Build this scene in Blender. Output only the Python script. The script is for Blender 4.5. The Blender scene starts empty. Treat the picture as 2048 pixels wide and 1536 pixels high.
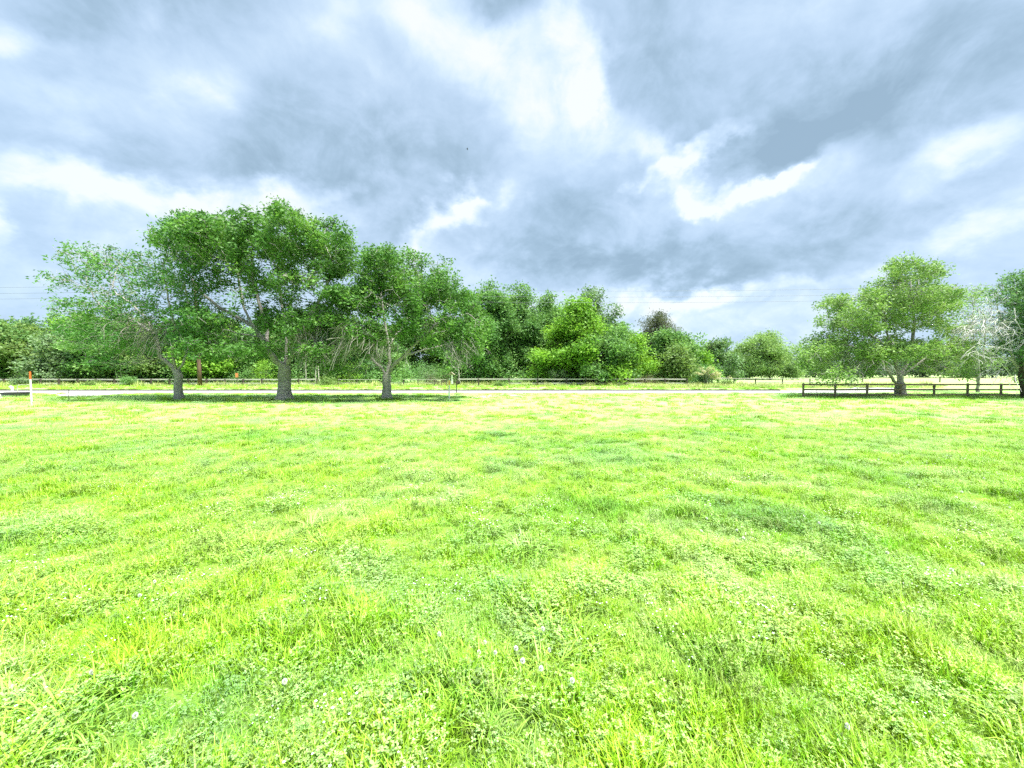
import bpy, math, random, numpy as np
from mathutils import Vector
R = math.radians
random.seed(7)
rng = np.random.default_rng(7)
F, HZ, CX, H = 769.0, 745.0, 1024.0, 1.7       # focal length in px of the 2048 px photo, horizon row, camera height
EXPO = 3.05
GAIN = 2.0 ** EXPO
scene = bpy.context.scene
col = scene.collection

def PX(px, Y): return (px - CX) / F * Y
def PZ(py, Y): return H + (HZ - py) / F * Y
def YG(py): return H * F / (py - HZ)
def gz(x, y):
    x = np.asarray(x, float); y = np.asarray(y, float)
    z = 0.03*np.sin(x*.35+1.3)*np.sin(y*.41+.4)
    for k in range(14):
        a = k*2.399; f = 2.6+k*.62; ph = k*1.7
        z = z + (.010/(1+k*.09))*np.sin((x*math.cos(a)+y*math.sin(a))*f+ph+2.2*np.sin((y*math.cos(a)-x*math.sin(a))*f*.6+ph*2))*.8
    z = z*np.clip((31-y)/4, 0, 1)*np.clip(y/2.0, .2, 1)
    z = z + np.where(y > 35.9, .10, 0)
    return z

# ------------------------------------------------------------------ nodes / materials
class NT:
    def __init__(s, nt): s.nt = nt; s.N = nt.nodes; s.L = nt.links
    def n(s, t, **kw):
        nd = s.N.new(t)
        for k, v in kw.items():
            if k.startswith('_'): setattr(nd, k[1:], v)
            else: s.set(nd, k, v)
        return nd
    def set(s, nd, k, v):
        k = int(k[1:]) if k[0] == 'i' and k[1:].isdigit() else k
        if isinstance(v, bpy.types.NodeSocket): s.L.new(v, nd.inputs[k])
        else: nd.inputs[k].default_value = v
    def m(s, op, a, b=0.0, c=None, clamp=False):
        nd = s.N.new('ShaderNodeMath'); nd.operation = op; nd.use_clamp = clamp
        s.set(nd, 'i0', a); s.set(nd, 'i1', b)
        if c is not None: s.set(nd, 'i2', c)
        return nd.outputs[0]
    def vm(s, op, a, b=None):
        nd = s.N.new('ShaderNodeVectorMath'); nd.operation = op
        s.set(nd, 'i0', a)
        if b is not None: s.set(nd, 'i1', b)
        return nd.outputs[1] if op in ('LENGTH',) else nd.outputs[0]
    def mix(s, f, a, b, bt='MIX'):
        nd = s.N.new('ShaderNodeMix'); nd.data_type = 'RGBA'; nd.blend_type = bt
        s.set(nd, 'i0', f)
        for i, v in ((6, a), (7, b)):
            if isinstance(v, bpy.types.NodeSocket): s.L.new(v, nd.inputs[i])
            else: nd.inputs[i].default_value = (*v, 1) if len(v) == 3 else v
        return nd.outputs[2]
    def noise(s, vec, scale, detail=4, rough=.55, dist=0.0, out=0):
        nd = s.N.new('ShaderNodeTexNoise'); s.set(nd, 'Vector', vec); nd.inputs['Scale'].default_value = scale
        nd.inputs['Detail'].default_value = detail; nd.inputs['Roughness'].default_value = rough; nd.inputs['Distortion'].default_value = dist
        return nd.outputs[out]
    def ramp(s, f, stops, interp='LINEAR'):
        nd = s.N.new('ShaderNodeValToRGB'); cr = nd.color_ramp; cr.interpolation = interp
        while len(cr.elements) < len(stops): cr.elements.new(0.5)
        for e, (p, c) in zip(cr.elements, stops):
            e.position = p; e.color = (*c, 1)
        s.L.new(f, nd.inputs[0]); return nd.outputs[0]
    def mr(s, v, a, b, c, d, it='LINEAR'):
        nd = s.N.new('ShaderNodeMapRange'); nd.interpolation_type = it
        s.set(nd, 'i0', v)
        for i, x in enumerate((a, b, c, d)): nd.inputs[i+1].default_value = x
        return nd.outputs[0]

def new_mat(name):
    m = bpy.data.materials.new(name); m.use_nodes = True
    m.node_tree.nodes.clear(); return m, NT(m.node_tree)

def finish(t, shader, bump=None):
    o = t.n('ShaderNodeOutputMaterial'); t.L.new(shader, o.inputs[0])

def leaf_mat(name, dark, mid, light, scale=.45, trans=.38, rough=.5):
    """foliage whose leaves differ in hue from spray to spray and leaf to leaf"""
    if name not in ('blossom', 'leaf_purple', 'leaf_far'): kk = (1.5, 1.5, 1.45) if 'hero' in name or name == 'leaf_greyish' else (1.2, 1.35, 1.3) if name == 'leaf_pale' else (1.35, 1.35, 1.35); dark, mid, light = ((a*kk[0], b*kk[1], c*kk[2]) for a, b, c in (dark, mid, light))
    m, t = new_mat(name)
    geo = t.n('ShaderNodeNewGeometry').outputs['Position']
    at = t.n('ShaderNodeAttribute', _attribute_name='tint').outputs['Fac']
    n1 = t.noise(geo, scale, 3, .6)
    f = t.m('ADD', t.m('MULTIPLY', t.mr(n1, .3, .7, 0, 1), .6), t.m('MULTIPLY', at, .4), clamp=True)
    c = t.ramp(f, [(0.05, dark), (.5, mid), (.95, light)])
    p = t.n('ShaderNodeBsdfPrincipled'); t.L.new(c, p.inputs['Base Color']); p.inputs['Roughness'].default_value = rough
    p.inputs['Specular IOR Level'].default_value = .15
    tr = t.n('ShaderNodeBsdfTranslucent'); t.L.new(t.mix(.55, c, (1, 1, .35), 'MULTIPLY'), tr.inputs['Color'])
    mx = t.n('ShaderNodeMixShader'); mx.inputs[0].default_value = trans
    t.L.new(p.outputs[0], mx.inputs[1]); t.L.new(tr.outputs[0], mx.inputs[2])
    finish(t, mx.outputs[0]); return m

def plain_mat(name, a, b, scale=6, rough=.8, bump=.3, stretch=(1, 1, 1), detail=6, spec=.3):
    m, t = new_mat(name)
    tc = t.n('ShaderNodeTexCoord').outputs['Object']
    mp = t.n('ShaderNodeMapping'); t.L.new(tc, mp.inputs[0]); mp.inputs['Scale'].default_value = stretch
    n1 = t.noise(mp.outputs[0], scale, detail, .65)
    c = t.mix(t.mr(n1, .3, .7, 0, 1), a, b)
    p = t.n('ShaderNodeBsdfPrincipled'); t.L.new(c, p.inputs['Base Color']); p.inputs['Roughness'].default_value = rough
    p.inputs['Specular IOR Level'].default_value = spec
    bp = t.n('ShaderNodeBump'); bp.inputs['Strength'].default_value = bump; bp.inputs['Distance'].default_value = .03
    t.L.new(n1, bp.inputs['Height']); t.L.new(bp.outputs[0], p.inputs['Normal'])
    finish(t, p.outputs[0]); return m

M = {}
M['bark'] = plain_mat('bark', (.15, .14, .125), (.38, .365, .34), 3.2, .9, 1.0, (2.2, 2.2, 5.0))
M['bark_dark'] = plain_mat('bark_dark', (.035, .03, .024), (.11, .095, .08), 5, .9, .8, (1, 1, .4))
M['bark_pale'] = plain_mat('bark_pale', (.28, .27, .22), (.5, .48, .42), 5, .9, .5, (1, 1, .3))
M['twig_dead'] = plain_mat('twig_dead', (.17, .165, .13), (.29, .285, .235), 5, .9, .2)
M['twig_grey'] = plain_mat('twig_grey', (.34, .33, .31), (.54, .53, .50), 5, .9, .2)
M['wood_weathered'] = plain_mat('wood_weathered', (.28, .27, .23), (.52, .50, .45), 4, .85, .5, (1, 8, 8))
M['wood_brown'] = plain_mat('wood_brown', (.11, .082, .06), (.20, .16, .12), 5, .7, .5, (1, 8, 8))
M['wood_post_dark'] = plain_mat('wood_post_dark', (.03, .025, .02), (.09, .075, .06), 8, .85, .5, (6, 6, 1))
M['pole_wood'] = plain_mat('pole_wood', (.075, .045, .03), (.15, .095, .065), 6, .85, .6, (5, 5, .4))
M['white_plastic'] = plain_mat('white_plastic', (.55, .55, .54), (.70, .70, .69), 9, .45, .1)
M['orange_plastic'] = plain_mat('orange_plastic', (.55, .10, .02), (.62, .15, .04), 9, .45, .1)
M['yellow_band'] = plain_mat('yellow_band', (.60, .33, .06), (.66, .40, .10), 9, .5, .1)
M['orange_faded'] = plain_mat('orange_faded', (.5, .16, .06), (.6, .24, .10), 9, .6, .1)
M['roof_wood'] = plain_mat('roof_wood', (.22, .18, .13), (.36, .30, .23), 7, .8, .4)
M['tub_metal'] = plain_mat('tub_metal', (.10, .12, .12), (.20, .22, .22), 7, .5, .2)
M['rim_dark'] = plain_mat('rim_dark', (.012, .012, .013), (.03, .03, .03), 7, .6, .2)
M['dark_metal'] = plain_mat('dark_metal', (.02, .02, .02), (.06, .055, .05), 9, .5, .2)
M['wire'] = plain_mat('wire', (.08, .09, .10), (.12, .13, .14), 3, .6, 0)
M['fence_wire'] = plain_mat('fence_wire', (.16, .15, .14), (.26, .25, .23), 3, .6, 0)
M['concrete'] = plain_mat('concrete', (.30, .29, .27), (.40, .39, .365), 1.6, .9, .2)
M['gravel'] = plain_mat('gravel', (.26, .23, .19), (.46, .43, .38), 22, .95, 1.0)
M['edge_dark'] = plain_mat('edge_dark', (.02, .022, .012), (.06, .055, .035), 5, .95, 1.0)
M['bird'] = plain_mat('bird_feathers', (.012, .013, .018), (.03, .03, .038), 20, .7, 0)
M['petal'] = plain_mat('petal', (.50, .50, .47), (.68, .67, .63), 80, .6, .1)
M['stem_green'] = plain_mat('stem_green', (.06, .12, .03), (.10, .18, .05), 30, .6, .1)

# grass patch colour: world-position noise chooses between warm yellow-green grass, pale clover green and cool green
def patch_color(t, light=1.0):
    geo = t.n('ShaderNodeNewGeometry').outputs['Position']
    mp = t.n('ShaderNodeMapping'); t.L.new(geo, mp.inputs[0]); mp.inputs['Scale'].default_value = (1, 1, 0)
    v = mp.outputs[0]
    a = t.noise(v, .8, 6, .66, .4)
    b = t.noise(t.vm('ADD', v, (31, 17, 5)), .28, 5, .6, .6)
    k = light
    c1 = t.ramp(a, [(.38, (.09*k, .22*k, .03*k)), (.45, (.245*k, .44*k, .02*k)), (.55, (.34*k, .51*k, .05*k)), (.62, (.43*k, .55*k, .23*k))])
    c2 = t.ramp(b, [(.40, (.12*k, .29*k, .07*k)), (.5, (.30*k, .49*k, .006*k)), (.60, (.37*k, .53*k, .14*k))])
    return t.mix(.5, c1, c2), v

def grass_mat(name, tintc, mixf, trans=.24, light=1.0, rough=.5):
    m, t = new_mat(name)
    pc, v = patch_color(t, light)
    rnd = t.n('ShaderNodeObjectInfo').outputs['Random']
    c = t.mix(mixf, pc, tintc)
    hs = t.n('ShaderNodeHueSaturation'); t.L.new(c, hs.inputs['Color'])
    t.L.new(t.mr(rnd, 0, 1, .485, .515), hs.inputs['Hue']); t.L.new(t.mr(rnd, 0, 1, .48, 1.32), hs.inputs['Value'])
    hs.inputs['Saturation'].default_value = 1.0
    c = hs.outputs[0]
    p = t.n('ShaderNodeBsdfPrincipled'); t.L.new(c, p.inputs['Base Color']); p.inputs['Roughness'].default_value = rough
    p.inputs['Specular IOR Level'].default_value = .4
    tr = t.n('ShaderNodeBsdfTranslucent'); t.L.new(c, tr.inputs['Color'])
    mx = t.n('ShaderNodeMixShader'); mx.inputs[0].default_value = trans
    t.L.new(p.outputs[0], mx.inputs[1]); t.L.new(tr.outputs[0], mx.inputs[2])
    finish(t, mx.outputs[0]); return m

M['g_fine'] = grass_mat('blade_fine', (.27, .51, .003), .36)
M['g_long'] = grass_mat('blade_long', (.22, .40, .05), .5)
M['g_clover'] = grass_mat('clover_leaf', (.28, .45, .20), .5, .25)
M['g_weed'] = grass_mat('weed_leaf', (.38, .48, .17), .45, .25)
M['g_dry'] = grass_mat('blade_dry', (.40, .38, .16), .6)
M['g_flower'] = plain_mat('tiny_flower', (.65, .63, .66), (.8, .78, .8), 50, .6, 0)

def ground_mat():
    m, t = new_mat('ground')
    pc, v = patch_color(t, 1.0)
    sep = t.n('ShaderNodeSeparateXYZ'); t.L.new(t.n('ShaderNodeNewGeometry').outputs['Position'], sep.inputs[0])
    y = sep.outputs[1]
    fine = t.noise(v, 9, 5, .7)
    mid = t.noise(v, 2.2, 4, .65)
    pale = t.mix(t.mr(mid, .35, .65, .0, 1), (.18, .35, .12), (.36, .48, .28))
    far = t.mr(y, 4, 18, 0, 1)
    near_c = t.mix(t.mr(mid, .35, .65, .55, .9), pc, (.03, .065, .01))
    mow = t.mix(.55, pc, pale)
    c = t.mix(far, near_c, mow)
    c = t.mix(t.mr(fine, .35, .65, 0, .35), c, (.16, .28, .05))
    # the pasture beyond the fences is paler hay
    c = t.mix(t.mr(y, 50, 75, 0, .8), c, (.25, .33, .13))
    p = t.n('ShaderNodeBsdfPrincipled'); t.L.new(c, p.inputs['Base Color']); p.inputs['Roughness'].default_value = .95
    p.inputs['Specular IOR Level'].default_value = .1
    bp = t.n('ShaderNodeBump'); bp.inputs['Strength'].default_value = .8; bp.inputs['Distance'].default_value = .05
    t.L.new(fine, bp.inputs['Height']); t.L.new(bp.outputs[0], p.inputs['Normal'])
    finish(t, p.outputs[0]); return m
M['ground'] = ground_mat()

def road_mat():
    m, t = new_mat('road')
    geo = t.n('ShaderNodeNewGeometry').outputs['Position']
    n1 = t.noise(geo, .6, 5, .6); n2 = t.noise(geo, 14, 4, .7)
    c = t.mix(t.mr(n1, .3, .7, 0, 1), (.20, .197, .19), (.27, .265, .255))
    c = t.mix(t.mr(n2, .45, .7, 0, .4), c, (.25, .24, .23))
    p = t.n('ShaderNodeBsdfPrincipled'); t.L.new(c, p.inputs['Base Color']); p.inputs['Roughness'].default_value = .9
    bp = t.n('ShaderNodeBump'); bp.inputs['Strength'].default_value = .3; bp.inputs['Distance'].default_value = .01
    t.L.new(n2, bp.inputs['Height']); t.L.new(bp.outputs[0], p.inputs['Normal'])
    finish(t, p.outputs[0]); return m
M['road'] = road_mat()

G = {   # leaf greens
 'hero':   leaf_mat('leaf_hero', (.030, .085, .022), (.055, .145, .034), (.11, .215, .045), .5),
 'heroB':  leaf_mat('leaf_hero_warm', (.036, .09, .022), (.065, .15, .034), (.13, .23, .05), .5),
 'grey':   leaf_mat('leaf_greyish', (.05, .11, .05), (.09, .155, .07), (.14, .205, .085), .5),
 'dark':   leaf_mat('leaf_dark', (.046, .108, .044), (.075, .16, .058), (.115, .205, .072), .3),
 'mid':    leaf_mat('leaf_mid', (.055, .13, .042), (.10, .20, .06), (.165, .28, .08), .3),
 'bright': leaf_mat('leaf_bright', (.065, .16, .024), (.125, .25, .032), (.21, .36, .045), .3),
 'olive':  leaf_mat('leaf_olive', (.07, .12, .036), (.115, .185, .055), (.17, .25, .075), .3),
 'willow': leaf_mat('leaf_willow', (.095, .17, .06), (.16, .25, .085), (.22, .32, .12), .3),
 'pale':   leaf_mat('leaf_pale', (.095, .16, .05), (.15, .225, .065), (.22, .30, .09), .5),
 'cedar':  leaf_mat('leaf_cedar', (.09, .14, .07), (.13, .20, .10), (.19, .27, .13), .8),
 'purple': leaf_mat('leaf_purple', (.06, .078, .046), (.095, .115, .068), (.13, .165, .085), .6),
 'bloom':  leaf_mat('blossom', (.28, .32, .14), (.48, .48, .27), (.60, .60, .40), 1.0),
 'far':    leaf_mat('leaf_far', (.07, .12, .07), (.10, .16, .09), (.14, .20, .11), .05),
 'brush':  leaf_mat('leaf_brush', (.07, .06, .04), (.12, .105, .07), (.18, .16, .11), .8),
}

# ------------------------------------------------------------------ mesh helpers
def link(o, parent=None):
    col.objects.link(o)
    if parent is not None: o.parent = parent
    return o
def tag(o, label=None, cat=None, group=None, kind=None):
    if label: o['label'] = label
    if cat: o['category'] = cat
    if group: o['group'] = group
    if kind: o['kind'] = kind
    return o
def empty(name, loc=(0, 0, 0), rz=0):
    o = bpy.data.objects.new(name, None); col.objects.link(o); o.location = loc; o.rotation_euler = (0, 0, rz)
    o.empty_display_size = .2; return o
def mesh_from(name, V, Fc, mat, tint=None, smooth=False, link_=True, parent=None, mats=None, midx=None):
    """V (n,3); Fc: list of faces or an (m,4) int array"""
    me = bpy.data.meshes.new(name)
    if isinstance(Fc, np.ndarray):
        n, k = Fc.shape
        me.vertices.add(len(V)); me.vertices.foreach_set('co', np.asarray(V, np.float32).ravel())
        me.loops.add(n*k); me.loops.foreach_set('vertex_index', Fc.astype(np.int32).ravel())
        me.polygons.add(n); me.polygons.foreach_set('loop_start', (np.arange(n)*k).astype(np.int32))
        me.update(calc_edges=True)
    else:
        me.from_pydata([tuple(v) for v in V], [], [tuple(int(i) for i in f) for f in Fc]); me.update()
    for m in (mats or [mat]): me.materials.append(m)
    if midx is not None: me.polygons.foreach_set('material_index', np.asarray(midx, np.int32))
    if tint is not None:
        a = me.attributes.new('tint', 'FLOAT', 'FACE'); a.data.foreach_set('value', np.asarray(tint, np.float32))
    if smooth: me.polygons.foreach_set('use_smooth', np.ones(len(me.polygons), bool))
    me.update()
    o = bpy.data.objects.new(name, me)
    if link_: link(o, parent)
    return o

class MB:
    """collects boxes and tubes into one mesh"""
    def __init__(s): s.V = []; s.F = []
    def add(s, vs, fs):
        b = len(s.V); s.V += [tuple(v) for v in vs]; s.F += [tuple(i+b for i in f) for f in fs]; return s
    def box(s, c, d, rot=None, bev=0.0):
        x, y, z = (k/2 for k in d); b = min(bev, x*.9, y*.9, z*.9)
        if b > 0:    # chamfered on the long edges
            pr = [(x-b, y), (x, y-b), (x, -y+b), (x-b, -y), (-x+b, -y), (-x, -y+b), (-x, y-b), (-x+b, y)]
            vs = [Vector((p, q, -z)) for p, q in pr] + [Vector((p, q, z)) for p, q in pr]
            fs = [(i, (i+1) % 8, (i+1) % 8+8, i+8)[::-1] for i in range(8)] + [tuple(range(8)), tuple(range(15, 7, -1))]
        else:
            vs = [Vector((i, j, k)) for i in (-x, x) for j in (-y, y) for k in (-z, z)]
            fs = [(0, 1, 3, 2), (4, 6, 7, 5), (0, 4, 5, 1), (2, 3, 7, 6), (0, 2, 6, 4), (1, 5, 7, 3)]
        if rot is not None: vs = [rot @ v for v in vs]
        return s.add([v+Vector(c) for v in vs], fs)
    def tube(s, pts, rad, n=8, cap=True):
        pts = [Vector(p) for p in pts]
        if not hasattr(rad, '__len__'): rad = [rad]*len(pts)
        up = Vector((.13, .97, .2)); vs = []
        for i, p in enumerate(pts):
            d = (pts[min(i+1, len(pts)-1)] - pts[max(i-1, 0)]).normalized()
            a = d.cross(up)
            if a.length < 1e-3: a = d.cross(Vector((1, 0, 0)))
            a.normalize(); up = a.cross(d).normalized()
            for k in range(n):
                t = 2*math.pi*k/n; vs.append(p + (a*math.cos(t) + up*math.sin(t))*rad[i])
        fs = []
        for i in range(len(pts)-1):
            for k in range(n):
                fs.append((i*n+k, i*n+(k+1) % n, (i+1)*n+(k+1) % n, (i+1)*n+k))
        if cap:
            fs.append(tuple(range(n))[::-1]); fs.append(tuple((len(pts)-1)*n+k for k in range(n)))
        return s.add(vs, fs)
    def build(s, name, mat, parent=None, smooth=False):
        return mesh_from(name, s.V, s.F, mat, parent=parent, smooth=smooth)

def leaves(centers, n_each, spread, size, up=.35, droop=0.0, flat=1.0, r=rng, aspect=.45):
    """leaf quads scattered around each centre; returns V, F, tint"""
    C = np.repeat(centers, n_each, axis=0)
    n = len(C)
    off = r.normal(0, 1, (n, 3)) * spread * np.array([1, 1, .8*flat])
    P = C + off
    d = r.normal(0, 1, (n, 3)); d[:, 2] = d[:, 2]*.6 - droop; d /= np.linalg.norm(d, axis=1)[:, None]+1e-9
    nn = r.normal(0, 1, (n, 3)); nn[:, 2] += up*2
    s = np.cross(nn, d); s /= np.linalg.norm(s, axis=1)[:, None]+1e-9
    sz = size*(.6+.8*r.random(n))
    L = d*sz[:, None]; W = s*(sz*aspect*.5)[:, None]
    V = np.empty((n, 4, 3)); V[:, 0] = P; V[:, 1] = P+L*.45+W; V[:, 2] = P+L; V[:, 3] = P+L*.45-W
    Fc = np.arange(n*4).reshape(n, 4)
    ct = np.repeat(r.random(len(centers)), n_each)
    return V.reshape(-1, 3), Fc, np.clip(.6*ct+.4*r.random(n), 0, 1)

# ------------------------------------------------------------------ space colonisation trees
def in_blobs(blobs, n, r):
    vol = np.array([b[3]*b[4]*b[5]*(b[6] if len(b) > 6 else 1)**.3 for b in blobs]); vol /= vol.sum()
    idx = r.choice(len(blobs), n, p=vol)
    u = r.normal(0, 1, (n, 3)); u /= np.linalg.norm(u, axis=1)[:, None]
    u *= (r.random(n)**.42)[:, None]
    B = np.array([b[:6] for b in blobs])[idx]
    return B[:, :3] + u*B[:, 3:6]

def grow(paths, A, step, infl, kill, r, iters=140, lift=.05):
    pos, par = [], []
    for path, parent_hint in paths:                      # path: list of points; joins the closest existing node
        pts = [np.array(p, float) for p in path]
        if pos:
            pi = int(np.argmin(np.linalg.norm(np.array(pos)-pts[0], axis=1)))
            pts[0] = pos[pi]
        else:
            pos.append(pts[0]); par.append(-1); pi = 0
        for a, b in zip(pts[:-1], pts[1:]):
            L = np.linalg.norm(b-a); k = max(1, int(round(L/step)))
            for i in range(1, k+1):
                q = a+(b-a)*i/k + r.normal(0, step*.07, 3)
                pos.append(q); par.append(pi); pi = len(pos)-1
    pos = np.array(pos); par = list(par)
    alive = np.ones(len(A), bool)
    D = np.linalg.norm(A[:, None]-pos[None], axis=2); bi = D.argmin(1); bd = D.min(1)
    fails = {}
    for it in range(iters):
        act = alive & (bd < (infl if it > 25 else infl*2.5))
        if not act.any(): break
        v = A[act]-pos[bi[act]]; v /= np.linalg.norm(v, axis=1)[:, None]+1e-9
        S = np.zeros_like(pos); np.add.at(S, bi[act], v)
        ids = np.unique(bi[act]); ids = np.array([i for i in ids if fails.get(i, 0) < 7])
        if len(ids) == 0: break
        for i in ids: fails[i] = fails.get(i, 0)+1
        dv = S[ids]; dv /= np.linalg.norm(dv, axis=1)[:, None]+1e-9
        dv = dv + r.normal(0, .22, dv.shape); dv[:, 2] += lift; dv /= np.linalg.norm(dv, axis=1)[:, None]
        new = pos[ids]+dv*step
        b0 = len(pos); pos = np.vstack([pos, new]); par += list(ids)
        D = np.linalg.norm(A[:, None]-new[None], axis=2); m = D.min(1); am = D.argmin(1)
        upd = m < bd; bd[upd] = m[upd]; bi[upd] = am[upd]+b0
        alive &= bd > kill
        if len(pos) > 12000: break
    return pos, np.array(par)

def radii(pos, par, r0, root):
    n = len(pos); tips = np.zeros(n); ch = np.zeros(n, int)
    for i in range(1, n): ch[par[i]] += 1
    tips[ch == 0] = 1
    for i in range(n-1, 0, -1): tips[par[i]] += tips[i]
    p = math.log(max(tips[0], 2))/math.log(root/r0)
    rad = r0*tips**(1/p)
    f = tips/tips[0]
    rad = np.where(f < .93, np.maximum(rad*(.62+.1*f), r0*.8), rad)
    return rad, ch

def skeleton_mesh(pos, par, rad, minr, flare=.0, base=None):
    n = len(pos); kids = [[] for _ in range(n)]
    for i in range(1, n): kids[par[i]].append(i)
    mb = MB(); stack = [(0, None)]
    while stack:
        s, parent = stack.pop()
        chain = ([parent] if parent is not None else [])+[s]; cur = s
        while kids[cur]:
            ks = sorted(kids[cur], key=lambda k: -rad[k])
            for k in ks[1:]:
                if rad[k] >= minr: stack.append((k, cur))
            cur = ks[0]
            if rad[cur] < minr: break
            chain.append(cur)
        if len(chain) < 2: continue
        rr = [rad[k] for k in chain]
        if parent is not None: rr[0] = rr[1]
        if base is not None and parent is None:
            rr = [x*(1+flare*math.exp(-max(0, pos[k][2]-base)/.28)) for x, k in zip(rr, chain)]
        m = max(rr); sides = 14 if m > .2 else 8 if m > .08 else 5 if m > .035 else 3
        mb.tube([pos[k] for k in chain], rr, sides, cap=False)
    return mb

def arr_blobs(bl, Y, dens=1.0):
    """blobs given as (px, py, rx_px, rz_px, dy_m, density) at distance Y -> metres"""
    out = []
    for b in bl:
        px, py, rx, rz = b[:4]; dy = b[4] if len(b) > 4 else 0; de = b[5] if len(b) > 5 else 1.0
        y = Y+dy; k = y/F
        out.append((PX(px, y), y, PZ(py, y), rx*k, max(rx, rz)*k*.95, rz*k, de*dens))
    return out

def n3(P, s, seed):
    r = np.random.default_rng(seed); o = np.zeros(len(P))
    for k in range(8):
        d = r.normal(0, 1, 3); d /= np.linalg.norm(d); e = r.normal(0, 1, 3); e /= np.linalg.norm(e)
        f = s*r.uniform(.6, 1.8); o += np.sin(P@d*f+r.uniform(0, 6.28)+1.1*np.sin(P@e*f*.8))
    return o/2.0
def make_tree(name, label, cat, group, base, paths, blobs, seed, leaf, bark, step=.30, natt=1500, infl=3.0, kill=.6,
              r0=.010, root=.3, lsize=.13, nleaf=14, spread=.24, minr=0.0, thr=.03, flare=.45, droop=.0, lift=.05, sink=.05, aspect=.45, gap=-.22, gs=2.6, clear=0):
    r = np.random.default_rng(seed)
    o = empty(name, (base[0], base[1], float(gz(base[0], base[1]))))
    tag(o, label, cat, group)
    A = in_blobs(blobs, natt, r)
    A = A[A[:, 2] > .35]
    bz = o.location.z
    p0 = [((base[0], base[1], bz-sink), *paths[0])] + list(paths[1:])
    pos, par = grow([(list(p), None) for p in p0], A, step, infl, kill, r, lift=lift)
    rad, ch = radii(pos, par, r0, root)
    off = np.array(o.location)
    mb = skeleton_mesh(pos-off, par, rad, minr, flare, 0.0)
    mb.build('trunk', M[bark], o, smooth=True)
    tw = pos[(rad < thr) & (pos[:, 2] > 1.0 if step < .5 else (rad < thr))]
    if clear:      # the heavy boughs are bare: no leaves in a sleeve around them, none low beside the trunk
        pp = np.vstack([np.linspace(a, b, 8) for path in p0 for a, b in zip(path[:-1], path[1:])])
        dd = np.sqrt((tw[:, None, 0]-pp[None, :, 0])**2+(tw[:, None, 2]-pp[None, :, 2])**2+.10*(tw[:, None, 1]-pp[None, :, 1])**2).min(1)
        tw = tw[~((dd < clear) & (tw[:, 1] < base[1]+1.0) & (tw[:, 2] < 7.0) & (r.random(len(tw)) < .85))]
        tw = tw[~((tw[:, 2] < 2.7) & (abs(tw[:, 0]-base[0]) < 2.2))]
    B = np.array([b[:3] for b in blobs]); BR = np.array([b[3:6] for b in blobs])
    q = (np.linalg.norm((tw[:, None]-B[None])/BR[None], axis=2)).argmin(1)
    de = np.array([b[6] if len(b) > 6 else 1 for b in blobs])[q]
    nz = n3(tw, gs, seed+5)
    reps = np.clip(de, .05, 3)*np.clip((nz-gap)*1.6+.25, .06, 2.0)
    cen = tw[r.random(len(tw)) < np.clip(reps*1.0, 0, 1)]
    extra = tw[r.random(len(tw)) < np.clip(reps-1, 0, 1)]
    cen = np.vstack([cen, extra])
    V, Fc, t = leaves(cen-off, nleaf, spread, lsize, droop=droop, r=r, aspect=aspect)
    mesh_from('crown', V, Fc, G[leaf], tint=t, parent=o)
    return o, pos, rad

def fan(o, origins, n, length, dirv, mat, name, seed, rad=.012, spread=.6, grav=.5, label=None, segs=6):
    """bare hanging twigs"""
    r = random.Random(seed); mb = MB(); off = Vector(o.location)
    for _ in range(n):
        p = Vector(r.choice(origins))+Vector((r.gauss(0, .25), r.gauss(0, .3), r.gauss(0, .2)))
        d = (Vector(dirv)+Vector((r.gauss(0, spread), r.gauss(0, spread), r.gauss(0, spread*.7)))).normalized()
        L = length*r.uniform(.4, 1.2); pts = [p-off]; q = p.copy()
        for i in range(segs):
            d = (d+Vector((r.gauss(0, .13), r.gauss(0, .13), r.gauss(0, .1)-grav/segs))).normalized()
            q = q+d*L/segs; pts.append(q-off)
            if i in (2, 3) and r.random() < .8:
                e = (d+Vector((r.gauss(0, .6), r.gauss(0, .6), r.gauss(-.1, .4)))).normalized()
                mb.tube([q-off, q-off+e*L*.2, q-off+e*L*.38+Vector((0, 0, -.04*L))], [rad*.5, rad*.4, rad*.2], 3, cap=False)
        mb.tube(pts, [rad*(1-.75*i/segs) for i in range(segs+1)], 3, cap=False)
    p = mb.build(name, M[mat], o)
    if label: p['label'] = label
    return p

# ------------------------------------------------------------------ the setting
def build_ground():
    ys = np.concatenate([np.linspace(-30, 0, 6), np.linspace(.5, 10, 40), np.linspace(10.4, 35.8, 60), [35.9, 35.92], np.linspace(37.5, 120, 20), np.geomspace(140, 3000, 14)])
    xs = np.concatenate([-np.geomspace(3000, 60, 14), np.linspace(-55, 55, 221), np.geomspace(60, 3000, 14)])
    X, Y = np.meshgrid(xs, ys); Z = gz(X, Y)
    V = np.stack([X, Y, Z], -1).reshape(-1, 3); nx, ny = len(xs), len(ys)
    i, j = np.meshgrid(np.arange(nx-1), np.arange(ny-1)); a = (j*nx+i).ravel()
    Fc = np.stack([a, a+1, a+nx+1, a+nx], 1)
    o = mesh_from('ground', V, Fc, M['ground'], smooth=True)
    tag(o, 'wide flat field of spring grass and clover', None, None, 'structure')
build_ground()

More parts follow.
